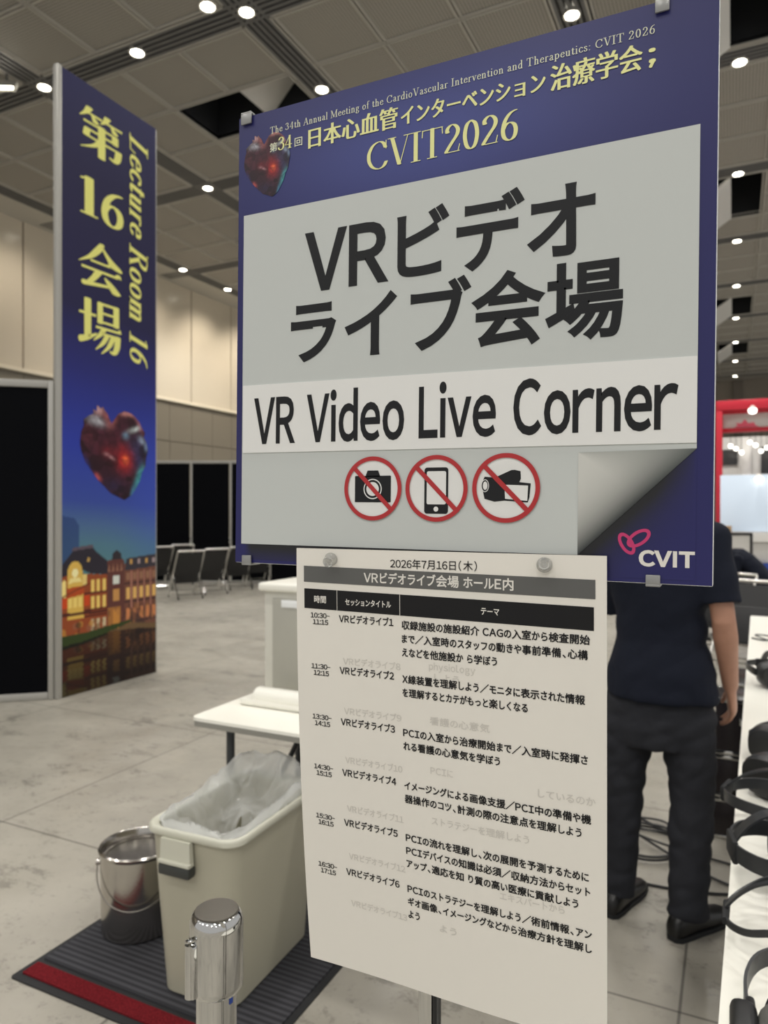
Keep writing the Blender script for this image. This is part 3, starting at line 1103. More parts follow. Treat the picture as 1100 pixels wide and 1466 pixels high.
# header print: navy, ceiling lights' glossy reflection painted in as lighter violet middle
xs = np.linspace(0.6, SW * 1000 - .6, 93); ys = np.linspace(0.6, SH * 1000 - .6, 93)
X, Y = np.meshgrid(xs, ys)
navy = L3((38, 38, 92)); painted_sheen = L3((66, 74, 138)); deep = L3((34, 32, 92))
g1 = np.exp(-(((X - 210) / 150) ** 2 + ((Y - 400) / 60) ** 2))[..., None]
cl = navy * (1 - g1) + painted_sheen * g1
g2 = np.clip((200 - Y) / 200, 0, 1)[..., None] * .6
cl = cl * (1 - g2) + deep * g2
grid_print('printed_border_with_sheen', xs, ys, sf, cl, M['print_'], sign, .0006)
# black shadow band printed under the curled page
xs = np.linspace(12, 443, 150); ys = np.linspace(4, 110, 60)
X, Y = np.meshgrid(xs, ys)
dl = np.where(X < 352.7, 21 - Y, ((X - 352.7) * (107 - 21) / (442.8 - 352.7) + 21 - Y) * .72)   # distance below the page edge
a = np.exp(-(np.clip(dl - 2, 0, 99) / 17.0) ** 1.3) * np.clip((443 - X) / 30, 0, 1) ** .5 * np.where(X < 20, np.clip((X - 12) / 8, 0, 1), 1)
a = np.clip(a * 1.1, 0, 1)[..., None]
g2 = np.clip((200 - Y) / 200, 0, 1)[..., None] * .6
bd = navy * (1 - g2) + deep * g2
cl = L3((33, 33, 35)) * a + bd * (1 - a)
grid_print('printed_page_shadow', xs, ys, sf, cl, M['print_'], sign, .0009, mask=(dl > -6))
# the grey page with its lower right corner curled up
p = MB(); p.add([sf(x, y, .0013) for x, y in [(8.5, 20), (352.7, 21), (442.8, 107.2), (442.6, 358.6), (8, 360.2)]], [(0, 1, 2, 3, 4)])
p.build('grey_page', M['signgrey'], sign, smooth=0, recalc=False)
n1, n2 = 60, 40
vs, fs, cols = [], [], []
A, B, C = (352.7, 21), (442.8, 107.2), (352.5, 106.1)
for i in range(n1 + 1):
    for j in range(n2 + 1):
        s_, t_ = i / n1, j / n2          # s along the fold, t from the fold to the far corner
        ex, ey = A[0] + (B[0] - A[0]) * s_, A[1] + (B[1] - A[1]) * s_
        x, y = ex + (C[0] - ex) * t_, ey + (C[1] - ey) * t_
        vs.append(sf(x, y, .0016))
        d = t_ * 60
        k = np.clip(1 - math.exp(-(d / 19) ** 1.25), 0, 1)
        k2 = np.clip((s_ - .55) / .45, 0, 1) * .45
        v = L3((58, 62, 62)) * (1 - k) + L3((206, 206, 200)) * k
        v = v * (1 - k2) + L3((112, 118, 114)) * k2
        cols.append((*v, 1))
for i in range(n1):
    for j in range(n2):
        fs.append((i * (n2 + 1) + j, (i + 1) * (n2 + 1) + j, (i + 1) * (n2 + 1) + j + 1, i * (n2 + 1) + j + 1))
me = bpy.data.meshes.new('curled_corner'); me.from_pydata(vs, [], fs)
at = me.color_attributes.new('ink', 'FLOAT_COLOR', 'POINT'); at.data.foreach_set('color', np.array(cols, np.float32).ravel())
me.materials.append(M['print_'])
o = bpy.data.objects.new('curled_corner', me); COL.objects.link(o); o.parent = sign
# pasted white strip
s = MB(); s.prism([(10, 114), (442.7, 111.6), (442.6, 178.8), (9.4, 183.7)], lambda x, y, d: sf(x, y, .0014 + d), .0007)
s.build('paper_strip', M['white'], sign, smooth=0)


def sign_text(body, x0, x1, base, em, material, dil=0.0, dily=None, lift=.0016, sbk=.062, space=.3):
    vs, fs = text2d(body, dil, dily, sbk=sbk, space=space)
    return lay(fit(vs, x0, x1, base, em), fs, sf, 'lettering', material, sign, lift)


def sign_pen(body, x0, x1, base, cap, W, T, material, lift=.0012, slant=0.0, track=0.0):
    vs, fs = pen(body, W, T, slant, track)
    return lay(fit(vs, x0, x1, base, cap), fs, sf, 'lettering', material, sign, lift)


sign_text('VR', 83, 175.5, 273, 75, M['inkdark'], .026)
sign_text('ビデオ', 184, 364, 275, 70, M['inkdark'], .024)
sign_text('ライブ会場', 67.5, 386.6, 207, 68, M['inkdark'], .024)
sign_text('VR Video Live Corner', 23.9, 429.2, 123.9, 60.5, M['inkdark'], .023, lift=.0023, sbk=.058, space=.36)
sign_pen('The 34th Annual Meeting of the CardioVascular Intervention and Therapeutics: CVIT 2026', 39.8, 408.4, 438.2, 6.9, .115, .05, M['cream'], track=.09)
sign_pen('34', 49.5, 66.5, 419.5, 13.0, .14, .05, M['yellow'])
sign_text('第', 39.4, 48.6, 420.5, 9.6, M['cream'], .01, lift=.0012)
sign_text('回', 69.5, 78.6, 419.8, 9.6, M['cream'], .01, lift=.0012)
sign_text('日本心血管', 85.5, 183.5, 415.2, 21.8, M['yellow'], .034, 0, lift=.0012)
sign_text('インターベンション', 186.5, 321.5, 415.0, 19.0, M['yellow'], .036, 0, lift=.0012)
sign_text('治療学会', 325.5, 399.5, 413.6, 23.4, M['yellow'], .034, 0, lift=.0012)
sign_pen(';', 404, 409.4, 415.5, 18.5, .22, .12, M['yellow'])
sign_pen('CVIT2026', 151.5, 298, 378.0, 26.5, .135, .028, M['yellow'])
_lv, _lf = [], []
for _ch, _x in (('Ｃ', 0), ('Ｖ', .68), ('Ｔ', 1.72)):
    _gv, _gf = glyph(_ch)
    _xa = min(v[0] for v in _gv)
    _tv, _tf = thicken(_gv, _gf, .045)
    for _a, _b, _k in ((_gv, _gf, 0), (_tv, _tf, 1)):
        _n = len(_lv)
        _lv += [(q[0] - _xa + _x, q[1], -_k * (1 + (i // 4) % 7)) for i, q in enumerate(_a)]
        _lf += [tuple(i + _n for i in f) for f in _b]
_n = len(_lv)
_lv += [(1.425, -.045, 0), (1.60, -.045, 0), (1.60, .775, 0), (1.425, .775, 0)]
_lf.append((_n, _n + 1, _n + 2, _n + 3))
lay(fit(_lv, 401.0, 442.4, 14.6, 15.6), _lf, sf, 'lettering', M['inkwhite'], sign, .0011)
# interlocked rings
for (cx, cy, rx, ry, rot, lf) in ((391.6, 31.6, 5.3, 9.8, .55, .0011), (400.8, 36.2, 5.8, 10.4, -.95, .0012)):
    r = MB()
    n = 48
    vs, fs = [], []
    for i in range(n):
        a = 2 * PI * i / n
        for k in (0, 1):
            q = 1 - .0 * k
            x, y = (rx - 2.5 * k) * math.cos(a), (ry - 2.9 * k) * math.sin(a)
            vs.append(sf(cx + x * math.cos(rot) - y * math.sin(rot), cy + x * math.sin(rot) + y * math.cos(rot), lf))
    for i in range(n):
        j = (i + 1) % n
        fs.append((2 * i, 2 * j, 2 * j + 1, 2 * i + 1))
    r.add(vs, fs)
    r.build('logo_ring', M['magenta'], sign, smooth=0, recalc=False)
# heart
xs = np.linspace(7.6, 64.2, 120); ys = np.linspace(440.4, 374.6, 140)
X, Y = np.meshgrid(xs, ys)
hc, hm = paint_heart((X - 7.6) / 56.6, (440.4 - Y) / 65.8)
grid_print('printed_heart', xs, ys, sf, hc * .8, M['print_'], sign, .0010, mask=hm)


def ring2d(cx, cy, ro, ri, lift, mb, n=64):
    vs, fs = [], []
    for i in range(n):
        a = 2 * PI * i / n
        vs += [sf(cx + ro * math.cos(a), cy + ro * math.sin(a), lift), sf(cx + ri * math.cos(a), cy + ri * math.sin(a), lift)]
    for i in range(n):
        j = (i + 1) % n
        fs.append((2 * i, 2 * j, 2 * j + 1, 2 * i + 1))
    mb.add(vs, fs)


def disc2d(cx, cy, r, lift, mb, n=48):
    mb.add([sf(cx + r * math.cos(2 * PI * i / n), cy + r * math.sin(2 * PI * i / n), lift) for i in range(n)], [tuple(range(n))])


def flat(pts, lift, mb):
    mb.add([sf(x, y, lift) for x, y in pts], [tuple(range(len(pts)))])


def rrect(x0, y0, x1, y1, r, n=5):
    out = []
    for cx, cy, a0 in ((x1 - r, y1 - r, 0), (x0 + r, y1 - r, PI / 2), (x0 + r, y0 + r, PI), (x1 - r, y0 + r, 3 * PI / 2)):
        out += [(cx + r * math.cos(a0 + PI / 2 * k / n), cy + r * math.sin(a0 + PI / 2 * k / n)) for k in range(n + 1)]
    return out


for k, (cx, cy) in enumerate(((161.4, 76.8), (226.0, 76.7), (290.8, 76.9))):
    wd, bl, wh, rd = MB(), MB(), MB(), MB()
    disc2d(cx, cy, 30, .0016, wd)
    if k == 0:
        flat(rrect(cx - 19, cy - 13, cx + 19, cy + 12, .8), .0019, bl)
        flat([(cx - 8, cy + 11), (cx + 8, cy + 11), (cx + 5.6, cy + 17), (cx - 5.6, cy + 17)], .0019, bl)
        ring2d(cx, cy - .5, 9.6, 8.6, .0021, wh); disc2d(cx, cy - .5, 6.6, .0021, wh)
    elif k == 1:
        flat(rrect(cx - 11.6, cy - 23, cx + 11.6, cy + 19, 2.6), .0019, bl)
        flat(rrect(cx - 9.2, cy - 14.5, cx + 9.6, cy + 15.6, 1.6), .0021, wh)
        disc2d(cx, cy - 18.8, 2.3, .0021, wh)
    else:
        flat([(cx - 19, cy + 10), (cx - 10, cy + 9), (cx + 5, cy + 15.5), (cx + 8, cy + 15.6), (cx + 13, cy + 14.4), (cx + 13.4, cy + 8), (cx + 12, cy + 5), (cx + 22, cy + 3.8), (cx + 21, cy - 8),
              (cx + 19.6, cy - 12.5), (cx - 1, cy - 11), (cx - 10, cy - 12), (cx - 19, cy - 9.5), (cx - 20.5, cy - 3), (cx - 18.6, cy - 1), (cx - 22, cy + 4)], .0019, bl)
        flat([(cx - 1, cy + 2.8), (cx + 19.8, cy + 2.0), (cx + 19.2, cy - 11.2), (cx - .4, cy - 9.4)], .0021, wh)
        vsx = [sf(cx - 18.6 + 3.6 * math.cos(2 * PI * i / 40), cy + 2 + 5.6 * math.sin(2 * PI * i / 40), .0021) for i in range(40)]
        wh.add(vsx, [tuple(range(40))])
        vsx = [sf(cx - 18.6 + 3.0 * math.cos(2 * PI * i / 40), cy + 2 + 4.9 * math.sin(2 * PI * i / 40), .0022) for i in range(40)]
        bl.add(vsx, [tuple(range(40))])
        vsx = [sf(cx - 18.4 + 2.1 * math.cos(2 * PI * i / 40), cy + 2 + 3.7 * math.sin(2 * PI * i / 40), .0023) for i in range(40)]
        wh.add(vsx, [tuple(range(40))])
    ring2d(cx, cy, 30.3, 26.3, .0026, rd)
    dx = 27 * math.cos(PI / 4)
    flat([(cx - dx - 1.5, cy + dx - 1.5), (cx + dx - 1.5, cy - dx - 1.5), (cx + dx + 1.5, cy - dx + 1.5), (cx - dx + 1.5, cy + dx + 1.5)], .0025, rd)
    wd.build('symbol_disc', M['white'], sign, smooth=0, recalc=False)
    bl.build(('camera_symbol', 'phone_symbol', 'camcorder_symbol')[k], M['inkdark'], sign, smooth=0, recalc=False)
    wh.build('symbol_highlight', M['white'], sign, smooth=0, recalc=False)
    rd.build('prohibition_ring', M['redring'], sign, smooth=0, recalc=False)
for (x0, y0, x1, y1) in ((4.8, 453.8, 17.6, 466.2), (408.6, 452.6, 419.4, 465.0), (10.9, -2.0, 22.2, 8.2), (406.6, -2.0, 417.6, 7.4)):
    c = MB()
    c.rbox(((x0 + x1) / 2000, -.0028, (y0 + y1) / 2000), ((x1 - x0) / 1000, .002, (y1 - y0) / 1000), .0007)
    yy = (y1 - 1) / 1000 if y0 > 100 else (y0 + 1) / 1000
    c.rbox(((x0 + x1) / 2000, .005, yy), ((x1 - x0) / 1000, .018, .002), .0007)
    c.build('clip', M['clip'], sign)

stand = thing('sign_stand', (-.277, .668, 0), 'slim chrome sign stand showing below the hanging timetable', 'stand')
m = MB(); m.rbox((0, 0, .84), (.016, .010, 1.66), .003); m.build('pole', M['chrome'], stand)
m = MB(); m.rbox((.0105, .002, .84), (.005, .012, 1.66), .001); m.build('rear_channel', M['blackplastic'], stand)
m = MB(); m.lathe([(.0, .0), (.14, .0), (.145, .006), (.14, .014), (.03, .022), (.02, .03), (0, .03)], 48); m.build('base', M['chrome'], stand)
for z in (1.44, 1.80):
    m = MB(); m.rbox((.03, -.023, z), (.30, .026, .02), .003); m.build('bracket', M['alu'], stand)

# ------------------------------------------------------------------ timetable hanging in front of the sign
PX, PY, PZ = -.3890, .603, 1.4144
paper = thing('paper_sheet', (PX, PY, PZ), 'white paper timetable pinned below the sign board, lower end curling back', 'paper')


def pf(x, y, lift=0.0):
    """millimetres on the sheet (right, down) -> local metres on the curling sheet"""
    t = y / 420.0
    cur = .027 * t * t + .0012 * math.sin(x / 297 * PI * 2.3) * t
    return (x / 1000 - .004 * (x / 297) * t * t, cur - lift, -y / 1000)


pm = MB()
nx, ny = 30, 42
for side in (0, 1):
    vs = [pf(297 * i / nx, 420 * j / ny, -.0003 * side) for j in range(ny + 1) for i in range(nx + 1)]
    pm.add(vs, [(j * (nx + 1) + i, j * (nx + 1) + i + 1, (j + 1) * (nx + 1) + i + 1, (j + 1) * (nx + 1) + i) for j in range(ny) for i in range(nx)])
pm.build('sheet', M['paper'], paper, smooth=60, recalc=False)


def patch(x0, y0, x1, y1, lift, name, material, skew=0.0):
    m_ = MB()
    n = 24
    vs = []
    for i in range(n + 1):
        x = x0 + (x1 - x0) * i / n
        for y in (y0, y1):
            vs.append(pf(x, y + skew * i / n, lift))
    m_.add(vs, [(2 * i, 2 * i + 2, 2 * i + 3, 2 * i + 1) for i in range(n)])
    return m_.build(name, material, paper, smooth=0, recalc=False)


patch(8.6, 17.2, 288, 33, .0003, 'grey_title_bar', M['inkgrey'], 2.6)
patch(9, 39.4, 286.8, 58.8, .0003, 'black_header_bar', M['ink'], 2.8)
patch(45.7, 39.8, 46.2, 59.2, .0005, 'column_line', M['inkwhite'])
patch(112.2, 40.5, 112.7, 60, .0005, 'column_line', M['inkwhite'])


def ptext(body, x0, x1, base, em, material=None, dil=0.02, name='lettering', skew=0.0, lift=.0005):
    vs, fs = text2d(body, dil, kana=.86)
    vs = fit(vs, x0, x1, 0, em)
    return lay(vs, fs, lambda x, y, l: pf(x, base + skew * (x - x0) - y, l), name, material or M['ink'], paper, lift)


ptext('2026年7月16日（木）', 102.8, 187, 15.6, 9.4, dil=.006)
ptext('VRビデオライブ会場 ホールE内', 75, 219.8, 30.3, 11.2, M['inkwhite'], .022, skew=.004)
ptext('時間', 20.3, 33.7, 52.3, 7.6, M['inkwhite'], .02)
ptext('セッションタイトル', 54.9, 103.5, 53, 7.0, M['inkwhite'], .02)
ptext('テーマ', 190.6, 207.2, 53.6, 7.2, M['inkwhite'], .02)
ROWS = [('10:30–', '11:15', ['収録施設の施設紹介 CAGの入室から検査開始', 'まで／入室時のスタッフの動きや事前準備、心構', 'えなどを他施設か ら学ぼう'], [283.8, 281.9, 205]),
        ('11:30–', '12:15', ['X線装置を理解しよう／モニタに表示された情報', 'を理解するとカテがもっと楽しくなる'], [279.8, 231.8]),
        ('13:30–', '14:15', ['PCIの入室から治療開始まで／入室時に発揮さ', 'れる看護の心意気を学ぼう'], [281.8, 207]),
        ('14:30–', '15:15', ['イメージングによる画像支援／PCI中の準備や機', '器操作のコツ、計測の際の注意点を理解しよう'], [284.4, 276.5]),
        ('15:30–', '16:15', ['PCIの流れを理解し、次の展開を予測するために', 'PCIデバイスの知識は必須／収納方法からセット', 'アップ、適応を知 り質の高い医療に貢献しよう'], [282.3, 283.5, 273.5]),
        ('16:30–', '17:15', ['PCIのストラテジーを理解しよう／術前情報、アン', 'ギオ画像、イメージングなどから治療方針を理解し', 'よう'], [284.6, 284.6, 126])]
for k, (t1, t2, lines, ends) in enumerate(ROWS):
    y = 50.0 * k
    ptext(t1, 16.1, 37.6, 67.5 + y, 6.2, dil=.02)
    ptext(t2, 18.6, 35.8, 73.9 + y, 6.2, dil=.02)
    ptext('VRビデオライブ%d' % (k + 1), 47.8, 105.8, 70 + y, 8.6, dil=.02)
    for q, (ln, x1) in enumerate(zip(lines, ends)):
        ptext(ln, 114.2, x1, 71.6 + y + 12.6 * q, 8.5, dil=.024, skew=.006)
# show-through of the sheet behind
for k, n in enumerate(range(8, 14)):
    ptext('VRビデオライブ%d' % n, 51.5, 112.5, 110.5 + 48.2 * k, 8.0, M['ghost'], .014, 'show_through_print', lift=.00035)
for (body, x0, x1, y) in (('physiology', 141, 185, 107), ('看護の心意気', 141, 198, 157), ('ストラテジーを理解しよう', 141, 232, 250), ('PCIに', 141, 163, 203), ('しているのか', 240, 288, 207), ('しよう', 146, 170, 117), ('よう', 146, 163, 352), ('エキスパートから', 205, 262, 306)):
    ptext(body, x0, x1, y, 8.2, M['ghost'], .014, 'show_through_print', lift=.00035)

for (x, y, lab) in ((40, 9.6, 'clear push pin at the upper left of the paper timetable'), (246.4, 9.0, 'clear push pin at the upper right of the paper timetable')):
    p_ = pf(x, y, .0006)
    t = thing('push_pin', (PX + p_[0], PY + p_[1], PZ + p_[2]), lab, 'push pin', group='clear push pins holding the timetable')
    t.rotation_euler = (PI / 2 + (.25 if x < 100 else -.15), 0, .2)
    m = MB(); m.lathe([(0, 0), (.0062, 0), (.0066, .0012), (.0058, .0024), (.0034, .0036), (.0032, .0075), (.0048, .0095), (.0052, .0105), (.0046, .0115), (0, .0115)], 24); m.build('grip', M['pin'], t)
    m = MB(); m.lathe([(0, -.006), (.0006, -.001), (.0006, .001), (0, .001)], 8); m.build('needle', M['chrome'], t)

# ------------------------------------------------------------------ tall banner
BW, BH = 1.012, 4.915
ban = thing('banner_panel', (-4.70, 3.94, 0), 'tall navy banner panel with yellow vertical lettering, heart and brick building picture', 'banner')


def bf(x, y, lift=0.0):
    return (lift, x, y)


m = MB(); m.box((-.025, BW / 2, BH / 2), (.03, BW, BH - .01)); m.build('backing_panel', M['alupaint'], ban, smooth=0)
m = MB(); m.rbox((-.02, -.022, BH / 2 + .005), (.05, .046, BH + .01), .008); m.build('frame_post', M['alupaint'], ban)
m = MB(); m.rbox((-.025, BW + .012, BH / 2), (.03, .024, BH), .005); m.build('frame_post', M['alupaint'], ban)
NXB, NYB = 146, 690
xs = np.linspace(0.0, BW, NXB); ys = np.linspace(0.004, BH, NYB)
X, Y = np.meshgrid(xs, ys)


def grad(y, stops):
    yy = np.array([s_[0] for s_ in stops]); cc = np.array([L3(s_[1]) for s_ in stops])
    return np.stack([np.interp(y, yy, cc[:, i]) for i in range(3)], -1)


cl = grad(Y + .05 * X, [(0, (20, 16, 14)), (1.0, (86, 130, 134)), (1.2, (84, 124, 142)), (1.36, (78, 108, 152)), (1.55, (58, 78, 160)), (2.0, (46, 62, 166)), (2.6, (42, 46, 120)), (3.1, (40, 38, 76)), (4.2, (44, 42, 74)), (4.92, (50, 50, 88))])
sidew = np.exp(-((X - BW) / .35) ** 2) * np.exp(-((Y - 1.5) / .6) ** 2)
cl = cl * (1 - .35 * sidew[..., None]) + L3((64, 88, 200)) * .35 * sidew[..., None]


def fillp(poly, c, a=1.0):
    global cl
    k = inpoly(X, Y, poly)[..., None] * a
    cl = cl * (1 - k) + L3(c) * k


rsb = np.random.RandomState(11)
fillp([(0, 1.0), (.165, 1.0), (.165, 1.34), (.12, 1.40), (0, 1.42)], (44, 66, 120), .8)                # far tower
# far wing, centre turret, near pavilion
fillp([(.62, .42), (1.03, .42), (1.03, 1.06), (.62, 1.0)], (116, 74, 60))
fillp([(.645, .945), (.66, 1.05), (1.03, 1.075), (1.03, .965)], (58, 54, 62))
for q in range(4):
    x = .70 + .09 * q
    fillp([(x, 1.0), (x + .03, 1.0), (x + .03, 1.04), (x, 1.04)], (206, 160, 90) if q % 2 == 0 else (170, 150, 150))
for r_, (ya, yb) in enumerate(((.86, .93), (.70, .80), (.52, .62))):
    for q in range(5):
        x = .66 + .076 * q
        wc = [(150, 108, 84), (226, 180, 104), (206, 132, 84)][r_]
        fillp([(x, ya), (x + .042, ya), (x + .042, yb), (x, yb)], wc)
        fillp([(x + .05, .62), (x + .066, .62), (x + .066, .94), (x + .05, .94)], (170, 116, 100))
    fillp([(.64, ya - .03), (1.03, ya - .03), (1.03, ya - .015), (.64, ya - .015)], (60, 40, 40))
fillp([(.70, .42), (.70, .60), (.80, .56), (.90, .46), (.93, .42)], (66, 48, 46), .75)
fillp([(.44, .43), (.44, 1.03), (.47, 1.05), (.62, 1.05), (.64, 1.03), (.64, .43)], (98, 58, 52))
fillp([(.50, 1.05), (.51, 1.10), (.552, 1.13), (.60, 1.10), (.61, 1.05)], (50, 44, 50))
for q in range(4):
    fillp([(.455 + .045 * q, .95), (.485 + .045 * q, .95), (.47 + .045 * q, 1.02)], (150, 106, 84))
for ya, yb, c_ in ((.84, .91, (220, 224, 214)), (.70, .80, (200, 146, 84)), (.46, .63, (208, 146, 70))):
    fillp([(.515, ya), (.585, ya), (.585, yb), (.515, yb)], c_)
fillp([(.46, .45), (.60, .45), (.60, .65), (.46, .65)], (196, 132, 62), .6)
fillp([(.0, .42), (.0, .97), (.24, .95), (.45, .93), (.45, .42)], (150, 74, 40))
fillp([(0, .94), (0, 1.03), (.105, 1.145), (.30, 1.165), (.33, 1.13), (.45, 1.045), (.46, .93), (.28, .95), (.2, .985)], (46, 42, 52))
fillp([(.095, 1.14), (.1, 1.165), (.30, 1.185), (.31, 1.16)], (96, 84, 96))
fillp([(.24, 1.05), (.265, 1.045), (.275, 1.075), (.25, 1.085)], (196, 160, 90))
ag = [(.125 + .072 * math.cos(t), .975 + .085 * math.sin(t)) for t in [PI * k / 10 for k in range(11)]]
fillp(ag + [(.05, .60), (.21, .60)], (224, 184, 88))
fillp([(.125 + .03 * math.cos(t), .965 + .036 * math.sin(t)) for t in [2 * PI * k / 16 for k in range(16)]], (250, 240, 180))
fillp([(.06, .885), (.19, .895), (.17, .925), (.08, .925)], (246, 226, 150))
fillp([(.05, .77), (.21, .79), (.21, .86), (.05, .85)], (184, 78, 36))
fillp([(.0, .69), (.05, .69), (.05, .78), (.0, .77)], (206, 74, 30))
fillp([(.21, .69), (.27, .69), (.27, .78), (.21, .78)], (206, 74, 30))
for ya, yb in ((.80, .90), (.66, .76), (.47, .58)):
    for q in range(3):
        x = .28 + .06 * q
        fillp([(x, ya), (x + .036, ya), (x + .036, yb), (x, yb)], (240, 206, 112) if ya > .6 else (206, 186, 150))
for q in range(3):
    x = .06 + .05 * q
    fillp([(x, .69), (x + .032, .69), (x + .032, .77), (x, .77)], (244, 214, 120))
fillp([(0, .78), (0, .90), (.02, .92), (.04, .90), (.04, .78)], (250, 226, 140))
fillp([(.2, .86), (.2, .95), (.24, .95), (.24, .86)], (250, 226, 140), .8)
for ya in (.785, .65, .60):
    fillp([(.21, ya), (.45, ya), (.45, ya + .014), (.21, ya + .014)], (84, 36, 28))
fillp([(0, .775), (.27, .865), (.27, .88), (0, .79)], (110, 56, 34), .8)
fillp([(0, .655), (.45, .64), (.45, .62), (0, .63)], (80, 38, 30))
for q in range(26):
    x, y, r_ = rsb.rand() * .44, .44 + rsb.rand() * .13, .012 + rsb.rand() * .022
    c_ = [(120, 84, 46), (60, 44, 30), (196, 140, 64), (150, 96, 70)][q % 4]
    fillp([(x + r_ * math.cos(t), y + r_ * math.sin(t)) for t in [2 * PI * k / 7 for k in range(7)]], c_, .7)
for q in range(40):
    x, y = .45 + rsb.rand() * .56, .44 + rsb.rand() * .18
    fillp([(x, y), (x + .02, y), (x + .02, y + .05), (x, y + .05)], [(70, 48, 42), (176, 120, 70), (120, 80, 64)][q % 3], .6)
# mirror image in the moat
wat = Y < .455
ym = np.clip((.90 - Y), 0, BH)
ji = np.clip(((ym - ys[0]) / (ys[1] - ys[0])).astype(int), 0, NYB - 1)
ii = np.clip(np.arange(NXB)[None, :] + (2 * np.sin(Y * 160)).astype(int), 0, NXB - 1)
refl = cl[ji, ii]
wcol = refl * .22 * np.clip(Y / .45, .25, 1)[..., None] + L3((26, 20, 17)) * .8
cl = np.where(wat[..., None], wcol, cl)
fillp([(0, .40), (0, .475), (.2, .475), (.46, .50), (.70, .52), (.72, .50), (.45, .445), (.2, .41)], (52, 66, 30))
fillp([(.46, .45), (.72, .49), (1.03, .45), (1.03, .40), (.80, .435)], (112, 88, 60))
fillp([(0, .37), (0, .40), (.2, .41), (.45, .445), (.45, .43), (.2, .385)], (24, 24, 16))
grid_print('printed_picture', xs, ys, bf, cl, M['printban'], ban, .001)
# heart
xs = np.linspace(.172, .912, 150); ys = np.linspace(2.325, 1.555, 150)
X, Y = np.meshgrid(xs, ys)
hc, hm = paint_heart((X - .172) / .74, (2.325 - Y) / .77)
grid_print('printed_heart', xs, ys, bf, hc, M['printban'], ban, .003, mask=hm)


def ban_glyph(vs, fs, x0, x1, y0, y1):
    xa, xb = min(v[0] for v in vs), max(v[0] for v in vs)
    ya, yb = min(v[1] for v in vs), max(v[1] for v in vs)
    vs = [(x0 + (x - xa) / (xb - xa) * (x1 - x0), y0 + (y - ya) / (yb - ya) * (y1 - y0), k * 20) for x, y, k in vs]
    lay(vs, fs, bf, 'lettering', M['bannyel'], ban, .004)


ban_glyph(*brush('第'), .165, .612, 4.36, 4.735)
ban_glyph(*pen('1', .20, .05), .172, .352, 3.855, 4.165)
ban_glyph(*pen('6', .17, .05), .385, .626, 3.835, 4.135)
ban_glyph(*brush('会'), .158, .612, 3.275, 3.665)
ban_glyph(*brush('場'), .152, .600, 2.755, 3.185)
vs, fs = pen('Lecture Room 16', .165, .055, .22, .07)
xa, xb = min(v[0] for v in vs), max(v[0] for v in vs)
ln = (4.735 - 2.72) / (xb - xa)
lay([(.70 + y * .205, 4.735 - (x - xa) * ln, k * 20) for x, y, k in vs], fs, bf, 'lettering', M['bannyel'], ban, .004)


# ------------------------------------------------------------------ black partitions
def partition(x0, y0, dx, dy, n, wid, hgt, labels, group, lower=True):
    """n framed panels in a row from (x0, y0) along the unit vector (dx, dy)"""
    ang = math.atan2(dy, dx)
    for k in range(n):
        t = thing('partition_panel', (x0 + dx * wid * k, y0 + dy * wid * k, 0), labels[k], 'partition', ang, group)
        m = MB(); m.box((wid / 2, 0, hgt / 2), (wid - .04, .016, hgt - .1)); m.build('black_board', M['blackpanel'], t, smooth=0)
        m = MB(); m.rbox((.02, 0, hgt / 2), (.04, .04, hgt), .006); m.build('frame_post', M['alupaint'], t)
        m = MB(); m.rbox((wid / 2 + .02, 0, hgt - .028), (wid - .042, .038, .056), .006); m.build('top_rail', M['alupaint'], t)
        m = MB(); m.rbox((wid / 2 + .02, 0, .03), (wid - .042, .038, .056), .006); m.build('bottom_rail', M['alupaint'], t)


d0 = Vector((-.335, -.28, 0)).normalized()
partition(-4.74, 3.90, d0.x, d0.y, 2, .99, 2.465,
          ['black partition panel in aluminium frame joined to the tall banner', 'black partition panel at the very left edge of the photo'], 'near black partitions')
# far row, facing the camera
fd = Vector((math.cos(YAW), math.sin(YAW), 0))
fc = Vector((-math.sin(YAW) * 14.6, math.cos(YAW) * 14.6, 0))
st = fc + fd * ((160 - 550) / 1030 * 14.6)
partition(st.x, st.y, fd.x, fd.y, 7, .80, 2.49,
          ['black partition panel in the far row hidden mostly by the banner', 'black partition panel in the far row just right of the banner edge', 'wide open black partition panel in the far row above the stacked chair backs',
           'black partition panel in the far row cut by the left edge of the sign', 'black partition panel in the far row behind the sign, first', 'black partition panel in the far row behind the sign, second', 'black partition panel in the far row behind the sign, third'], 'far black partitions')


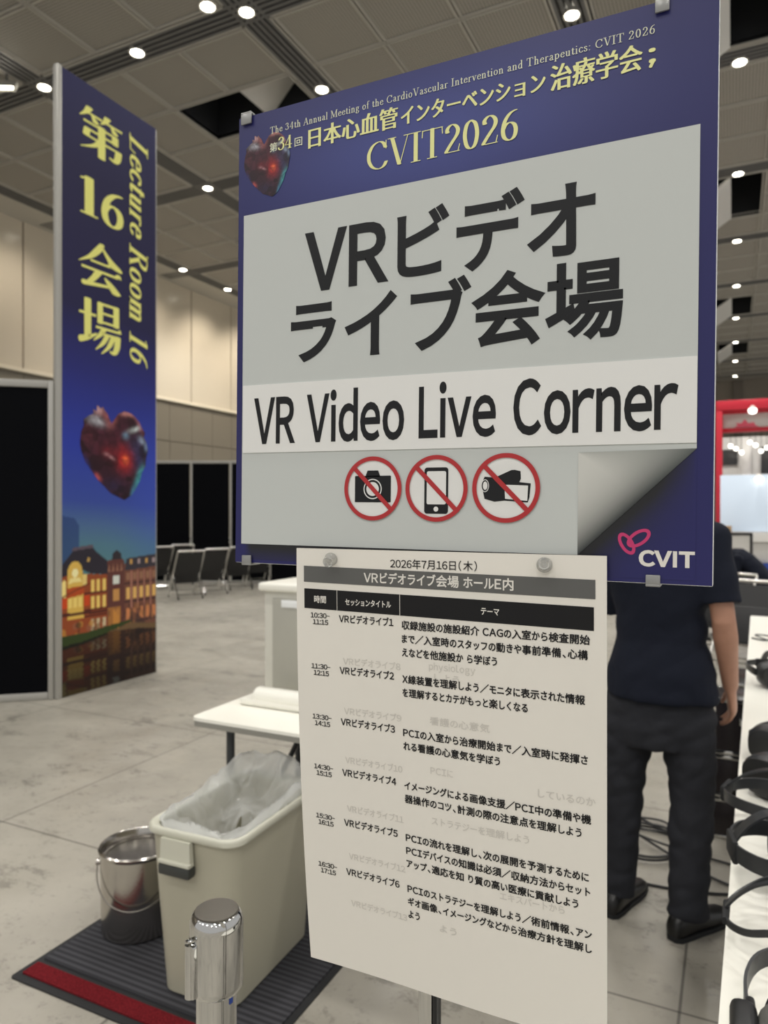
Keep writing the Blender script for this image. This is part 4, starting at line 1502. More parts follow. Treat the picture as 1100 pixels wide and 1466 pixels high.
# ------------------------------------------------------------------ folding chairs
def make_chair(label, group):
    t = thing('folding_chair', (0, 0, 0), label, 'chair', group=group)
    m = MB(); m.rbox((0, -.015, .415), (.40, .36, .045), .018, 3, R=Matrix.Rotation(math.radians(-68), 3, 'X')); m.build('seat', M['blackvinyl'], t)
    th = math.atan2(.50, .78)
    R = Matrix.Rotation(math.atan2(.50, .78) * .62, 3, 'X')
    m = MB()
    rings = []
    for k in range(9):
        z = .40 + .365 * k / 8
        w = .205 if k not in (0, 8) else .175
        yb = -.055 - .18 * k / 8
        rings.append([(sx * w, yb + sy + .018 * (1 - (sx) ** 2), z) for sx, sy in ((-1, -.012), (-.5, -.02), (0, -.024), (.5, -.02), (1, -.012), (1, .012), (.5, .006), (0, .002), (-.5, .006), (-1, .012))])
    m.loft(rings); m.build('backrest', M['blackvinyl'], t)
    for s in (-1, 1):
        m = MB(); m.tube(smoothpath([(s * .225, .30, .02), (s * .225, .17, .24), (s * .225, .0, .44), (s * .225, -.17, .66), (s * .222, -.25, .78), (s * .20, -.265, .80)], 4), .0125, 10)
        m.build('front_leg', M['railmetal'], t)
        m = MB(); m.tube([(s * .205, .13, .42), (s * .205, -.04, .22), (s * .205, -.22, .02)], .010, 10); m.build('rear_leg', M['chrome'], t)
        for (yy, xx) in ((.305, .225), (-.225, .205)):
            m = MB(); m.tube([(s * xx, yy, 0), (s * xx, yy, .035)], .015, 10); m.build('rubber_foot', M['rubber'], t)
    m = MB(); m.tube([(-.215, -.262, .80), (.215, -.262, .80)], .017, 12); m.build('top_rail', M['railmetal'], t)
    m = MB(); m.tube([(-.225, .25, .11), (.225, .25, .11)], .009, 8); m.build('front_stretcher', M['chrome'], t)
    m = MB(); m.tube([(-.205, -.18, .07), (.205, -.18, .07)], .009, 8); m.build('rear_stretcher', M['chrome'], t)
    return t


LC = [(-8.103, 9.356, 'black and chrome folding chair nearest of the far group, beside the banner'), (-8.153, 10.084, 'black and chrome folding chair in the front row, next one behind the nearest'),
      (-9.818, 12.541, 'black and chrome folding chair beside the lower left edge of the sign'), (-9.804, 11.075, 'black folding chair in the second row, seen between front chair and banner'),
      (-9.798, 11.782, 'black folding chair in the second row, middle of the far group'), (-13.277, 15.443, 'black folding chair standing farthest back against the partitions'),
      (-11.68, 12.935, 'black folding chair in a rear row close to the banner edge'), (-9.566, 10.24, 'black folding chair half hidden by the right edge of the banner'),
      (-8.2, 10.85, 'black folding chair in the front row just left of the sign'), (-8.25, 11.6, 'black folding chair in the front row, feet showing under the sign corner'),
      (-8.3, 12.35, 'black folding chair in the front row behind the sign corner'), (-8.35, 13.1, 'black folding chair behind the pale cabinet and the sign'),
      (-11.6, 13.7, 'black folding chair in the rear row behind the front chairs'), (-11.5, 14.5, 'black folding chair in the rear row near the sign edge')]
ch0 = None
for k, (x, y, lab) in enumerate(LC):
    if ch0 is None:
        c = ch0 = make_chair(lab, 'folding chairs in rows by the far partitions')
    else:
        c = copy_tree(ch0); tag(c, lab)
    # the top rail stands over the measured point
    rz = math.radians(57 + 5 * math.sin(k * 2.1))
    off = Matrix.Rotation(rz, 3, 'Z') @ Vector((0, -.262, 0))
    c.location = (x - off.x, y - off.y, 0); c.rotation_euler = (0, 0, rz)
RC = [(.10, 7.35, 160, 'black folding chair just beyond the far end of the white table'), (-.10, 8.2, 150, 'black folding chair in front of the bent-over seated person')]
for x, y, a, lab in RC:
    c = copy_tree(ch0); tag(c, lab, group='folding chairs on the right side')
    c.location = (x, y, 0); c.rotation_euler = (0, 0, math.radians(a))


# ------------------------------------------------------------------ black cases under the white table
for k, (z, h, x, y, lab) in enumerate(((0, .185, -.085, 3.52, 'black equipment case with bright metal edges, bottom of the pile under the table'), (.1855, .19, -.08, 3.52, 'black equipment case with bright metal edges, middle of the pile under the table'),
                              (.376, .25, -.075, 3.52, 'black equipment case with bright metal edges, top of the pile under the table'), (0, .50, .0, 4.45, 'tall black equipment case behind the pile of three under the table'))):
    t = thing('equipment_case', (x, y, z), lab, 'case', math.radians(-1.6), 'black cases under the white table')
    w_, d_ = .29, (.25 if k < 3 else .45)
    m = MB(); m.rbox((w_ / 2, d_ / 2, h / 2), (w_ - .008, d_ - .008, h - .004), .006); m.build('shell', M['gloss'], t)
    for zz in (.010, h - .010):
        m = MB()
        for c_, s_ in (((w_ / 2, 0.004, zz), (w_, .008, .018)), ((w_ / 2, d_ - .004, zz), (w_, .008, .018)), ((.004, d_ / 2, zz), (.008, d_, .018)), ((w_ - .004, d_ / 2, zz), (.008, d_, .018))):
            m.rbox(c_, s_, .002)
        m.build('metal_edge', M['chrome'], t)
    m = MB(); m.rbox((w_ / 2, -.003, h * .62), (.09, .012, .035), .004); m.build('latch', M['chrome'], t)

# ------------------------------------------------------------------ tables
def make_table(w, d, h, label, loc, rz=0.0, group=None):
    """origin at the near left corner on the floor"""
    t = thing('folding_table', loc, label, 'table', rz, group)
    def slab(pts, z0, z1):
        m_ = MB(); m_.prism(pts, lambda x, y, q: (x, y, z0 + q), z1 - z0); return m_
    slab(rrect(0, 0, w, d, .03, 6), h - .012, h).build('tabletop', M['tabletop'], t)
    slab(rrect(.001, .001, w - .001, d - .001, .03, 6), h - .032, h - .0122).build('edge_band', M['tableedge'], t)
    for x in (.13, w - .13):
        for y in (.07, d - .07):
            m = MB(); m.tube([(x, y, .0), (x, y, h - .035)], .0155, 12); m.build('leg', M['tableleg'], t)
        m = MB(); m.tube([(x, .07, .12), (x, d - .07, .12)], .011, 10); m.build('foot_rail', M['tableleg'], t)
        s = 1 if x < w / 2 else -1
        m = MB(); m.tube([(x, .30, .30), (x + s * .20, .30, h - .035)], .011, 10); m.build('brace', M['tableleg'], t)
    m = MB(); m.tube([(.30, .34, h - .16), (w - .30, .34, h - .16)], .010, 10); m.build('shelf_bar', M['tableleg'], t)
    return t


make_table(1.20, .60, .70, 'white folding table with grey legs behind the bin, carrying the pale cabinet', (-1.79, 2.06, 0), 0.0)
ta = math.radians(-1.6)
for k in range(3):
    y0 = .35 + 1.83 * k
    x0 = -.052 + .0285 * y0
    make_table(1.82, .60, .70, ['white table with headsets nearest at the right edge, front one of the row', 'white table with headsets beside the standing man, middle one of the row', 'white table far behind the standing man, last one of the row'][k], (x0 + .60, y0, 0), PI / 2 + ta, 'white tables in a row at the right edge')

# ------------------------------------------------------------------ pale cabinet on the white table
cab = thing('display_cabinet', (-1.73, 2.36, .70), 'pale grey box with rimmed top and rounded foot standing on the white table', 'cabinet')
m = MB(); m.rbox((.25, .19, .235), (.46, .28, .41), .008); m.build('body', M['cabinet'], cab)
m = MB(); m.rbox((.25, .19, .448), (.50, .32, .035), .012, 3); m.build('top_rim', M['whiteplastic'], cab)
m = MB(); m.rbox((.265, .046, .225), (.40, .008, .36), .003); m.build('front_panel', M['cabinetface'], cab)
m = MB(); m.rbox((.16, .0405, .385), (.10, .004, .030), .0015); m.build('clear_label', M['acryl'], cab)
m = MB()
m.tube(smoothpath([(.07, -.05, .036), (.10, -.052, .036), (.3, -.055, .036), (.55, -.06, .036), (.58, -.06, .036)], 4), [.026] + [.036] * 15 + [.026], 20)
m.build('rounded_foot', M['whiteplastic'], cab)
m = MB(); m.rbox((.25, .11, .015), (.50, .40, .028), .01); m.build('base_plate', M['whiteplastic'], cab)

# ------------------------------------------------------------------ mat, bucket, bin, barrier post
mt = thing('floor_mat', (-2.025, 1.505, 0), 'black ribbed floor mat with a red carpet stripe under the bin and bucket', 'mat')
m = MB(); m.prism(rrect(0, 0, .905, 1.0, .012), lambda x, y, q: (x, y, q), .005); m.build('rubber_border', M['rubber'], mt)
m = MB(); m.prism(rrect(.022, .105, .882, .978, .004), lambda x, y, q: (x, y, .0052 + q), .005); m.build('ribbed_field', M['mat_'], mt, smooth=0)
m = MB(); m.prism(rrect(.022, .026, .882, .085, .004), lambda x, y, q: (x, y, .0052 + q), .005); m.build('red_stripe', M['matred'], mt, smooth=0)

bk = thing('steel_bucket', (-1.865, 1.885, .0105), 'round stainless steel pail with wire handle standing left of the bin', 'bucket')
m = MB(); m.lathe([(0, .004), (.112, .0), (.122, .004), (.124, .012), (.128, .27), (.133, .275), (.134, .283), (.129, .288), (.124, .282), (.122, .24), (.1215, .236)], 64)
m.lathe([(.1215, .236), (.118, .02), (0, .02)], 64)
m.build('body', M['steel'], bk)
m = MB(); m.lathe([(.1205, .252), (.119, .258), (.108, .256), (.106, .25), (.104, .06), (0, .06), (0, .055), (.107, .055), (.118, .245)], 64); m.build('inner_liner', M['steelin'], bk)
va = math.atan2(-1.885, 1.865) - .15      # towards the viewer
hx = Vector((math.cos(va), math.sin(va), 0)); sx = Vector((-hx.y, hx.x, 0))
pts = []
for k in range(25):
    a = PI * k / 24
    p = sx * (-.137 * math.cos(a)) + hx * (.137 * math.sin(a) + .004) + Vector((0, 0, .225 - .105 * math.sin(a)))
    pts.append(p)
m = MB(); m.tube(pts, .0028, 8); m.build('wire_handle', M['steelin'], bk)
for s in (-1, 1):
    m = MB(); m.tube([sx * s * .122 + Vector((0, 0, .232)), sx * s * .142 + Vector((0, 0, .232))], .011, 14); m.build('handle_ear', M['steel'], bk)

bn = thing('waste_bin', (-1.432, 1.885, .0105), 'tall ivory grey waste bin lined with a clear bag on the mat', 'bin', math.radians(2.0))


def rr3(hx_, hy_, r, z, n=6):
    return [(x, y, z) for x, y in rrect(-hx_, -hy_, hx_, hy_, r, n)]


m = MB()
BHT = .515
ring = []
for z, k in ((.0, -.008), (.006, 0), (.12, .006), (.30, .016), (.46, .024), (.485, .025)):
    ring.append(rr3(.132 + k, .222 + k * 1.15, .05, z))
ring += [rr3(.150, .244, .045, .485), rr3(.128, .216, .045, .03)]
m.loft(ring); m.build('body', M['bin'], bn)
m = MB()
prof = [(.157, .249, .486), (.168, .261, .486), (.171, .264, .490), (.171, .264, .502), (.168, .261, .508), (.164, .257, .510), (.159, .252, .508), (.150, .243, .502), (.150, .243, .486)]
m.loft([rr3(a_, b_, .06, z_) for a_, b_, z_ in prof] + [rr3(prof[0][0], prof[0][1], .06, prof[0][2])], cap=False)
m.build('rim', M['binrim'], bn)
for s in (-1, 1):
    m = MB()
    m.prism([(-.055, .418), (.055, .418), (.052, .486), (-.052, .486)], lambda x, z, q, s=s: (x - .035 * (s < 0), s * (.242 + .014 + q), z), .016)
    m.rbox((-.035 if s < 0 else 0, s * .268, .421), (.114, .026, .011), .003)
    m.build('handle_cover', M['binrim'], bn)
    m = MB(); m.rbox((-.035 if s < 0 else 0, s * .264, .399), (.112, .034, .032), .006); m.build('handle_grip', M['bingrip'], bn)
# clear liner bag folded over the rim and slumping inside
bag = thing('bin_bag', (-1.432, 1.885, .0105), 'crumpled clear plastic bag lining the ivory waste bin', 'bag', math.radians(2.0))
NA, NR = 140, 48
vs, fs = [], []
base = rr3(1, 1, .3, 0, 8)
for i in range(NA):
    a = 2 * PI * i / NA
    ca, sa = math.cos(a), math.sin(a)
    e = 5.0
    q = (abs(ca) ** e + abs(sa) ** e) ** (-1 / e)
    ux, uy = ca * q, sa * q
    for j in range(NR):
        t_ = j / (NR - 1)
        if t_ < .34:                       # outside flap up to the crest
            s_ = t_ / .34
            x, y = ux * (.153 - .006 * s_), uy * (.246 - .006 * s_)
            z = .500 + .055 * math.sin(s_ * PI / 2) * (.45 + 1.1 * max(0, uy * .75 + .25) * (1 - .35 * max(ux, 0)))
        else:
            s_ = (t_ - .34) / .66
            top = .500 + .055 * (.45 + 1.1 * max(0, uy * .75 + .25) * (1 - .35 * max(ux, 0)))
            x, y = ux * (.147 * (1 - s_) + .004), uy * (.240 * (1 - s_) + .004)
            z = top - .125 * math.sin(min(1, s_ * 1.5) * PI / 2) + .045 * mnoise.noise(Vector((x * 9 + 2, y * 9, 1.7))) * min(1, s_ * 4)
        nv = mnoise.noise_vector(Vector((x * 17, y * 17, z * 9)))
        n2 = mnoise.noise_vector(Vector((x * 46 + 5, y * 46, z * 16)))
        amp = .026 * min(1, t_ * 5)
        pz = nv.z * .024 * min(1, t_ * 6)
        cx_, cy_ = 1 - .05 * abs(nv.x), 1
        x2 = x + (nv.x * amp + n2.x * .011 * min(1, t_ * 6)) * (1 if t_ > .3 else .35)
        y2 = y + (nv.y * amp + n2.y * .011 * min(1, t_ * 6)) * (1 if t_ > .3 else .35)
        lim = (.146, .238)
        x2, y2 = max(-lim[0], min(lim[0], x2)), max(-lim[1], min(lim[1], y2))
        vs.append((x2, y2, max(z + pz + n2.z * .004, .09)))
for i in range(NA):
    i2 = (i + 1) % NA
    for j in range(NR - 1):
        fs.append((i * NR + j, i2 * NR + j, i2 * NR + j + 1, i * NR + j + 1))
m = MB(); m.add(vs, fs); m.build('film', M['bag'], bag, smooth=180)

po = thing('barrier_post', (-.601, .742, 0), 'polished chrome queue barrier post with belt head in front of the bin', 'barrier post')
m = MB(); m.lathe([(0, .0), (.165, .0), (.17, .008), (.165, .016), (.06, .034), (.04, .045), (0, .045)], 64); m.build('base', M['chrome'], po)
m = MB(); m.lathe([(.0, .04), (.0255, .04), (.0255, .845), (0, .845)], 64); m.build('pole', M['chrome'], po)
m = MB(); m.lathe([(.0, .836), (.031, .836), (.0335, .839), (.034, .846), (.034, .918), (.0335, .926), (.031, .932), (.0285, .9345), (0, .9345)], 72); m.build('belt_head', M['chrome'], po)
m = MB(); m.lathe([(.0, .9347), (.0275, .9347), (.0275, .9365), (0, .9368)], 56); m.build('top_disc', M['steelin'], po)
va = math.atan2(-.742, .601) - 1.12
ux = Vector((math.cos(va), math.sin(va), 0)); uy = Vector((-ux.y, ux.x, 0))
m = MB()
m.tube([ux * .036 + Vector((0, 0, .838)), ux * .036 + Vector((0, 0, .905))], .0065, 20)
Rm = Matrix.Rotation(va, 3, 'Z')
m.rbox(ux * .032 + Vector((0, 0, .872)), (.012, .022, .068), .003, R=Rm)
m.build('belt_clip', M['chrome'], po)
m = MB()
lp_ = [ux * (.034 + .0062 * math.cos(a)) + uy * (.0085 * math.sin(a)) + Vector((0, 0, .909 + .004 * math.sin(a))) for a in [2 * PI * k / 20 for k in range(20)]]
m.tube(lp_, .0024, 8, closed=True); m.build('clip_ring', M['chrome'], po)
m = MB(); m.rbox(Vector((math.cos(va + 1.9), math.sin(va + 1.9), 0)) * .0255 + Vector((0, 0, .828)), (.002, .006, .008), .0008, R=Matrix.Rotation(va + 1.9, 3, 'Z')); m.build('blue_mark', M['blue'], po)


# ------------------------------------------------------------------ headsets on the white tables
def sup(hw, hh, y, n=36, e=3.2, cz=.056):
    out = []
    for k in range(n):
        a = 2 * PI * k / n
        c_, s_ = math.cos(a), math.sin(a)
        q = (abs(c_) ** e + abs(s_) ** e) ** (-1 / e)
        out.append((hw * c_ * q, y, cz + hh * s_ * q))
    return out


def make_headset(label, front, group='headsets on the white tables', floppy=0.0, band=.026, reach=1.0):
    t = thing('headset', (0, 0, .70), label, 'headset', group=group)
    m = MB(); m.loft([sup(.070, .040, -.004), sup(.086, .049, .0), sup(.094, .054, .012), sup(.096, .055, .04), sup(.093, .053, .066), sup(.084, .046, .078), sup(.06, .03, .083)])
    m.build('visor', M['darkplastic'] if front is not M['greyfabric'] else M['greyfabric'], t)
    m = MB(); m.loft([sup(.088, .049, .0795), sup(.0865, .0485, .084), sup(.07, .04, .0875), sup(.03, .02, .0885)]); m.build('front_cover', front, t)
    m = MB()
    r = [sup(.078, .045, -.002), sup(.083, .05, -.02), sup(.076, .046, -.034), sup(.064, .036, -.030), sup(.060, .032, -.004)]
    m.loft(r, cap=False); m.build('face_cushion', M['rubber'], t)
    for s in (-1, 1):
        m = MB(); m.tube([(s * .032, -.006, .058), (s * .032, -.013, .058)], [.023, .021], 24); m.build('lens', M['lens'], t)
    f = floppy
    side = smoothpath([(.094, .03, .062), (.104, -.02, .064), (.102, -.08, .066), (.082, -.14, .066 - f * .02), (.042, -.178, .064 - f * .03), (0, -.188, .062 - f * .03), (-.042, -.178, .064 - f * .03), (-.082, -.14, .066 - f * .02), (-.102, -.08, .066), (-.104, -.02, .064), (-.094, .03, .062)], 5)
    rc = lambda pts: [(p[0], p[1] * reach if p[1] < -.02 else p[1], p[2]) for p in pts]
    m = MB(); m.strap(rc(side), band, .0045); m.build('head_strap', M['darkplastic'], t)
    top = smoothpath([(0, .03, .109), (.0, -.02, .128), (.0, -.08, .136 - f * .03), (.0, -.14, .112 - f * .03), (0, -.186, .072 - f * .03)], 5)
    m = MB(); m.strap(rc(top), band, .004, axis=(1, 0, 0)); m.build('top_strap', M['darkplastic'], t)
    m = MB(); m.rbox((0, -.186 * reach, .062 - f * .03), (.07, .012, max(.016, band * 1.4)), .005); m.build('rear_pad', M['rubber'], t)
    for s in (-1, 1):
        m = MB(); m.rbox((s * .1, .0, .063), (.012, .055, .032), .005); m.build('strap_arm', M['blackplastic'], t)
    return t


HS = [(.122, 1.098, 182, 0, 1, 'dark headset with grey woven front cover at the lower right corner'),
      (.128, 1.425, -92, 1, 0, 'dark headset whose two thin bands loop out over the table edge'),
      (.112, 1.665, -80, 0, 0, 'dark headset with a thick grey band pointing at the standing man\'s shoe'),
      (.165, 1.925, -105, 0, 0, 'dark headset just in front of the pair beside the man\'s hand'),
      (.140, 2.165, 145, 0, 0, 'dark headset, nearer one of the pair below the man\'s hand'),
      (.150, 2.47, 160, 0, 0, 'dark headset, farther one of the pair below the man\'s hand'),
      (.175, 3.53, 196, 0, 0, 'black headset with a small blue light at the right edge, farther along the table')]
fab = None
base_h = None
for k, (x, y, a, f, gf, lab) in enumerate(HS):
    if k == 0:
        c = make_headset(lab, M['greyfabric'])
        m = MB(); m.rbox((.110, .040, .052), (.034, .080, .080), .012, 3); m.build('hinge_block', M['blackplastic'], c)
    elif k == 1:
        c = make_headset(lab, M['blackplastic'], floppy=f, band=.011, reach=.75)
    elif k == 2:
        c = make_headset(lab, M['blackplastic'], band=.034, reach=.62)
    elif base_h is None:
        c = base_h = make_headset(lab, M['blackplastic'])
    else:
        c = copy_tree(base_h); tag(c, lab)
    c.location = (x, y, .7005); c.rotation_euler = (0, 0, math.radians(a))
    if k == 6:
        m = MB(); m.tube([(.045, .088, .055), (.045, .092, .055)], .014, 20); m.build('blue_light', M['glowblue'], c)
m = MB(); m.tube(smoothpath([(.10, 4.78, .705), (.16, 4.72, .706), (.22, 4.80, .706), (.19, 4.9, .706), (.12, 4.86, .712), (.2, 4.66, .712), (.30, 4.7, .706)], 6), .004, 8)
tag(m.build('cable', M['cable']), 'short dark cable lying on the far white table', 'cable')

# cables on the floor
def floorcable(pts, r, lab, group='cables on the floor'):
    m_ = MB(); m_.tube(smoothpath(pts, 8), r, 8)
    tag(m_.build('cable', M['cable']), lab, 'cable', group)


loop = [(-.33 + .15 * math.cos(a) * (1 + .1 * math.sin(3 * a)), 3.32 + .16 * math.sin(a) + .02 * math.cos(2 * a), .006 + .0015 * k) for k, a in enumerate([.4 + 2 * PI * q / 9 for q in range(22)])]
floorcable([(-.75, 3.9, .006), (-.55, 3.72, .006)] + loop + [(-.12, 3.14, .012), (.1, 3.04, .01)], .0055, 'dark cable coiled in loops on the floor between the man\'s legs')
floorcable([(-.72, 3.72, .006), (-.5, 3.5, .02), (-.36, 3.36, .05), (-.24, 3.42, .04), (-.3, 3.56, .02), (-.44, 3.5, .03), (-.38, 3.3, .05), (-.1, 3.28, .012), (.2, 3.24, .008)], .005, 'second dark cable crossing the coiled loops behind the man')
floorcable([(-.95, 3.10, .006), (-.6, 3.02, .006), (-.3, 2.96, .006), (-.05, 3.0, .006), (.12, 3.1, .006)], .005, 'single dark cable running along the floor behind the man\'s shoes')
ps = thing('power_strip', (.14, 2.86, 0), 'black power strip on the floor by the table leg behind the man', 'power strip', .35)
m = MB(); m.rbox((0, 0, .02), (.28, .055, .038), .006); m.build('body', M['blackplastic'], ps)
m = MB(); m.rbox((.05, 0, .053), (.035, .03, .03), .005); m.build('plug', M['whiteplastic'], ps)


# ------------------------------------------------------------------ people
def fused(mb, voxel, smooth_n, name, material, parent, folds=0.0, fscale=(9, 9, 16)):
    o = mb.build(name, material, parent, smooth=0)
    r = o.modifiers.new('fuse', 'REMESH'); r.mode = 'VOXEL'; r.voxel_size = voxel; r.use_smooth_shade = True
    if smooth_n:
        s = o.modifiers.new('soften', 'SMOOTH'); s.factor = .5; s.iterations = smooth_n
    dg = bpy.context.evaluated_depsgraph_get(); dg.update()
    me = bpy.data.meshes.new_from_object(o.evaluated_get(dg))
    o.modifiers.clear()
    old = o.data
    o.data = me
    bpy.data.meshes.remove(old)
    if not me.materials:
        me.materials.append(material)
    if folds:
        nrm = [v.normal.copy() for v in me.vertices]
        for v, vn in zip(me.vertices, nrm):
            c = v.co.copy()
            q = Vector((c.x * fscale[0] + c.z * 3, c.y * fscale[1], c.z * fscale[2] - c.x * 6))
            w_ = abs(mnoise.noise(q)) * 2 - .5 + .5 * mnoise.noise(q * 2.1)
            v.co = c + vn * folds * w_
        me.update()
    me.polygons.foreach_set('use_smooth', [True] * len(me.polygons))
    return o


def ell(c, A, B, a, b, n=28):
    return [tuple(Vector(c) + A * (a * math.cos(2 * PI * k / n)) + B * (b * math.sin(2 * PI * k / n))) for k in range(n)]


def spine_loft(mb, pts, A=Vector((1, 0, 0))):
    """pts: (centre, half width, half depth) along a bent spine"""
    rings = []
    for i, (c, a, b) in enumerate(pts):
        t = (Vector(pts[min(i + 1, len(pts) - 1)][0]) - Vector(pts[max(i - 1, 0)][0])).normalized()
        B = t.cross(A).normalized()
        rings.append(ell(c, A, B, a, b))
    mb.loft(rings)


def hand(mb, w, d, side, curl=.55, palm_n=None):
    """w wrist, d forearm direction; palm faces the thigh, thumb to the front"""
    w = Vector(w); d = Vector(d).normalized()
    fw = palm_n or Vector((0, 1, 0))
    fw = (fw - d * fw.dot(d)).normalized()         # across the palm, towards the thumb
    ins = d.cross(fw) * (1 if side < 0 else -1)      # towards the body
    if ins.x * side > 0:
        ins = -ins
    mb.loft([ell(w + d * q, fw, ins, a, b, 16) for q, a, b in ((-.02, .026, .020), (.0, .027, .019), (.03, .036, .017), (.07, .041, .016), (.092, .038, .014))])
    for k, (off, L) in enumerate(((.030, .072), (.010, .080), (-.011, .075), (-.030, .058))):
        p = w + d * (.088 - .004 * abs(k - 1)) + fw * off
        path = [p - d * .015, p]
        dirn = d.copy()
        for seg, f in enumerate((.42, .32, .26)):
            ang = curl * (.55 + .55 * seg)
            dd = (d * math.cos(ang) + ins * math.sin(ang)).normalized()
            p = p + dd * L * f
            path.append(p)
        mb.tube(path, [.0088, .0088, .0082, .0076, .0062], 10)
        mb.ball(tuple(path[-1]), .0062, 8, 6)
    p = w + d * .022 + fw * .024
    q1 = p + (fw * .8 + d * .75 + ins * .35).normalized() * .036
    q2 = q1 + (d * 1.0 + fw * .25 + ins * .45).normalized() * .030
    q3 = q2 + (d * 1.0 + ins * .5).normalized() * .024
    mb.tube([p - fw * .008, p, q1, q2, q3], [.013, .013, .011, .0095, .0072], 10)
    mb.ball(tuple(q3), .0072, 8, 6)


def head_geo(mb, H, R):
    """head centred at H, R rotates face direction (+Y) """
    T = lambda x, y, z: tuple(Vector(H) + R @ Vector((x, y, z)))
    def eb(c, r):
        m_ = MB(); m_.ball((0, 0, 0), r, 24, 16)
        mb.add([T(c[0] + v[0], c[1] + v[1], c[2] + v[2]) for v in m_.v], m_.f)
    eb((0, -.012, .022), (.074, .092, .092))
    eb((0, .022, -.045), (.056, .062, .062))
    eb((0, .045, -.082), (.030, .028, .026))
    for s in (-1, 1):
        eb((s * .034, .058, -.028), (.022, .020, .026))
        eb((s * .030, .074, .026), (.022, .012, .009))
        eb((s * .076, -.008, -.006), (.008, .018, .030))
    mb.tube([T(0, .076, .02), T(0, .092, -.008), T(0, .101, -.026), T(0, .088, -.034)], [.008, .010, .013, .009], 10)
    mb.tube([T(-.022, .078, -.056), T(0, .086, -.055), T(.022, .078, -.056)], [.005, .007, .005], 8)
    return T


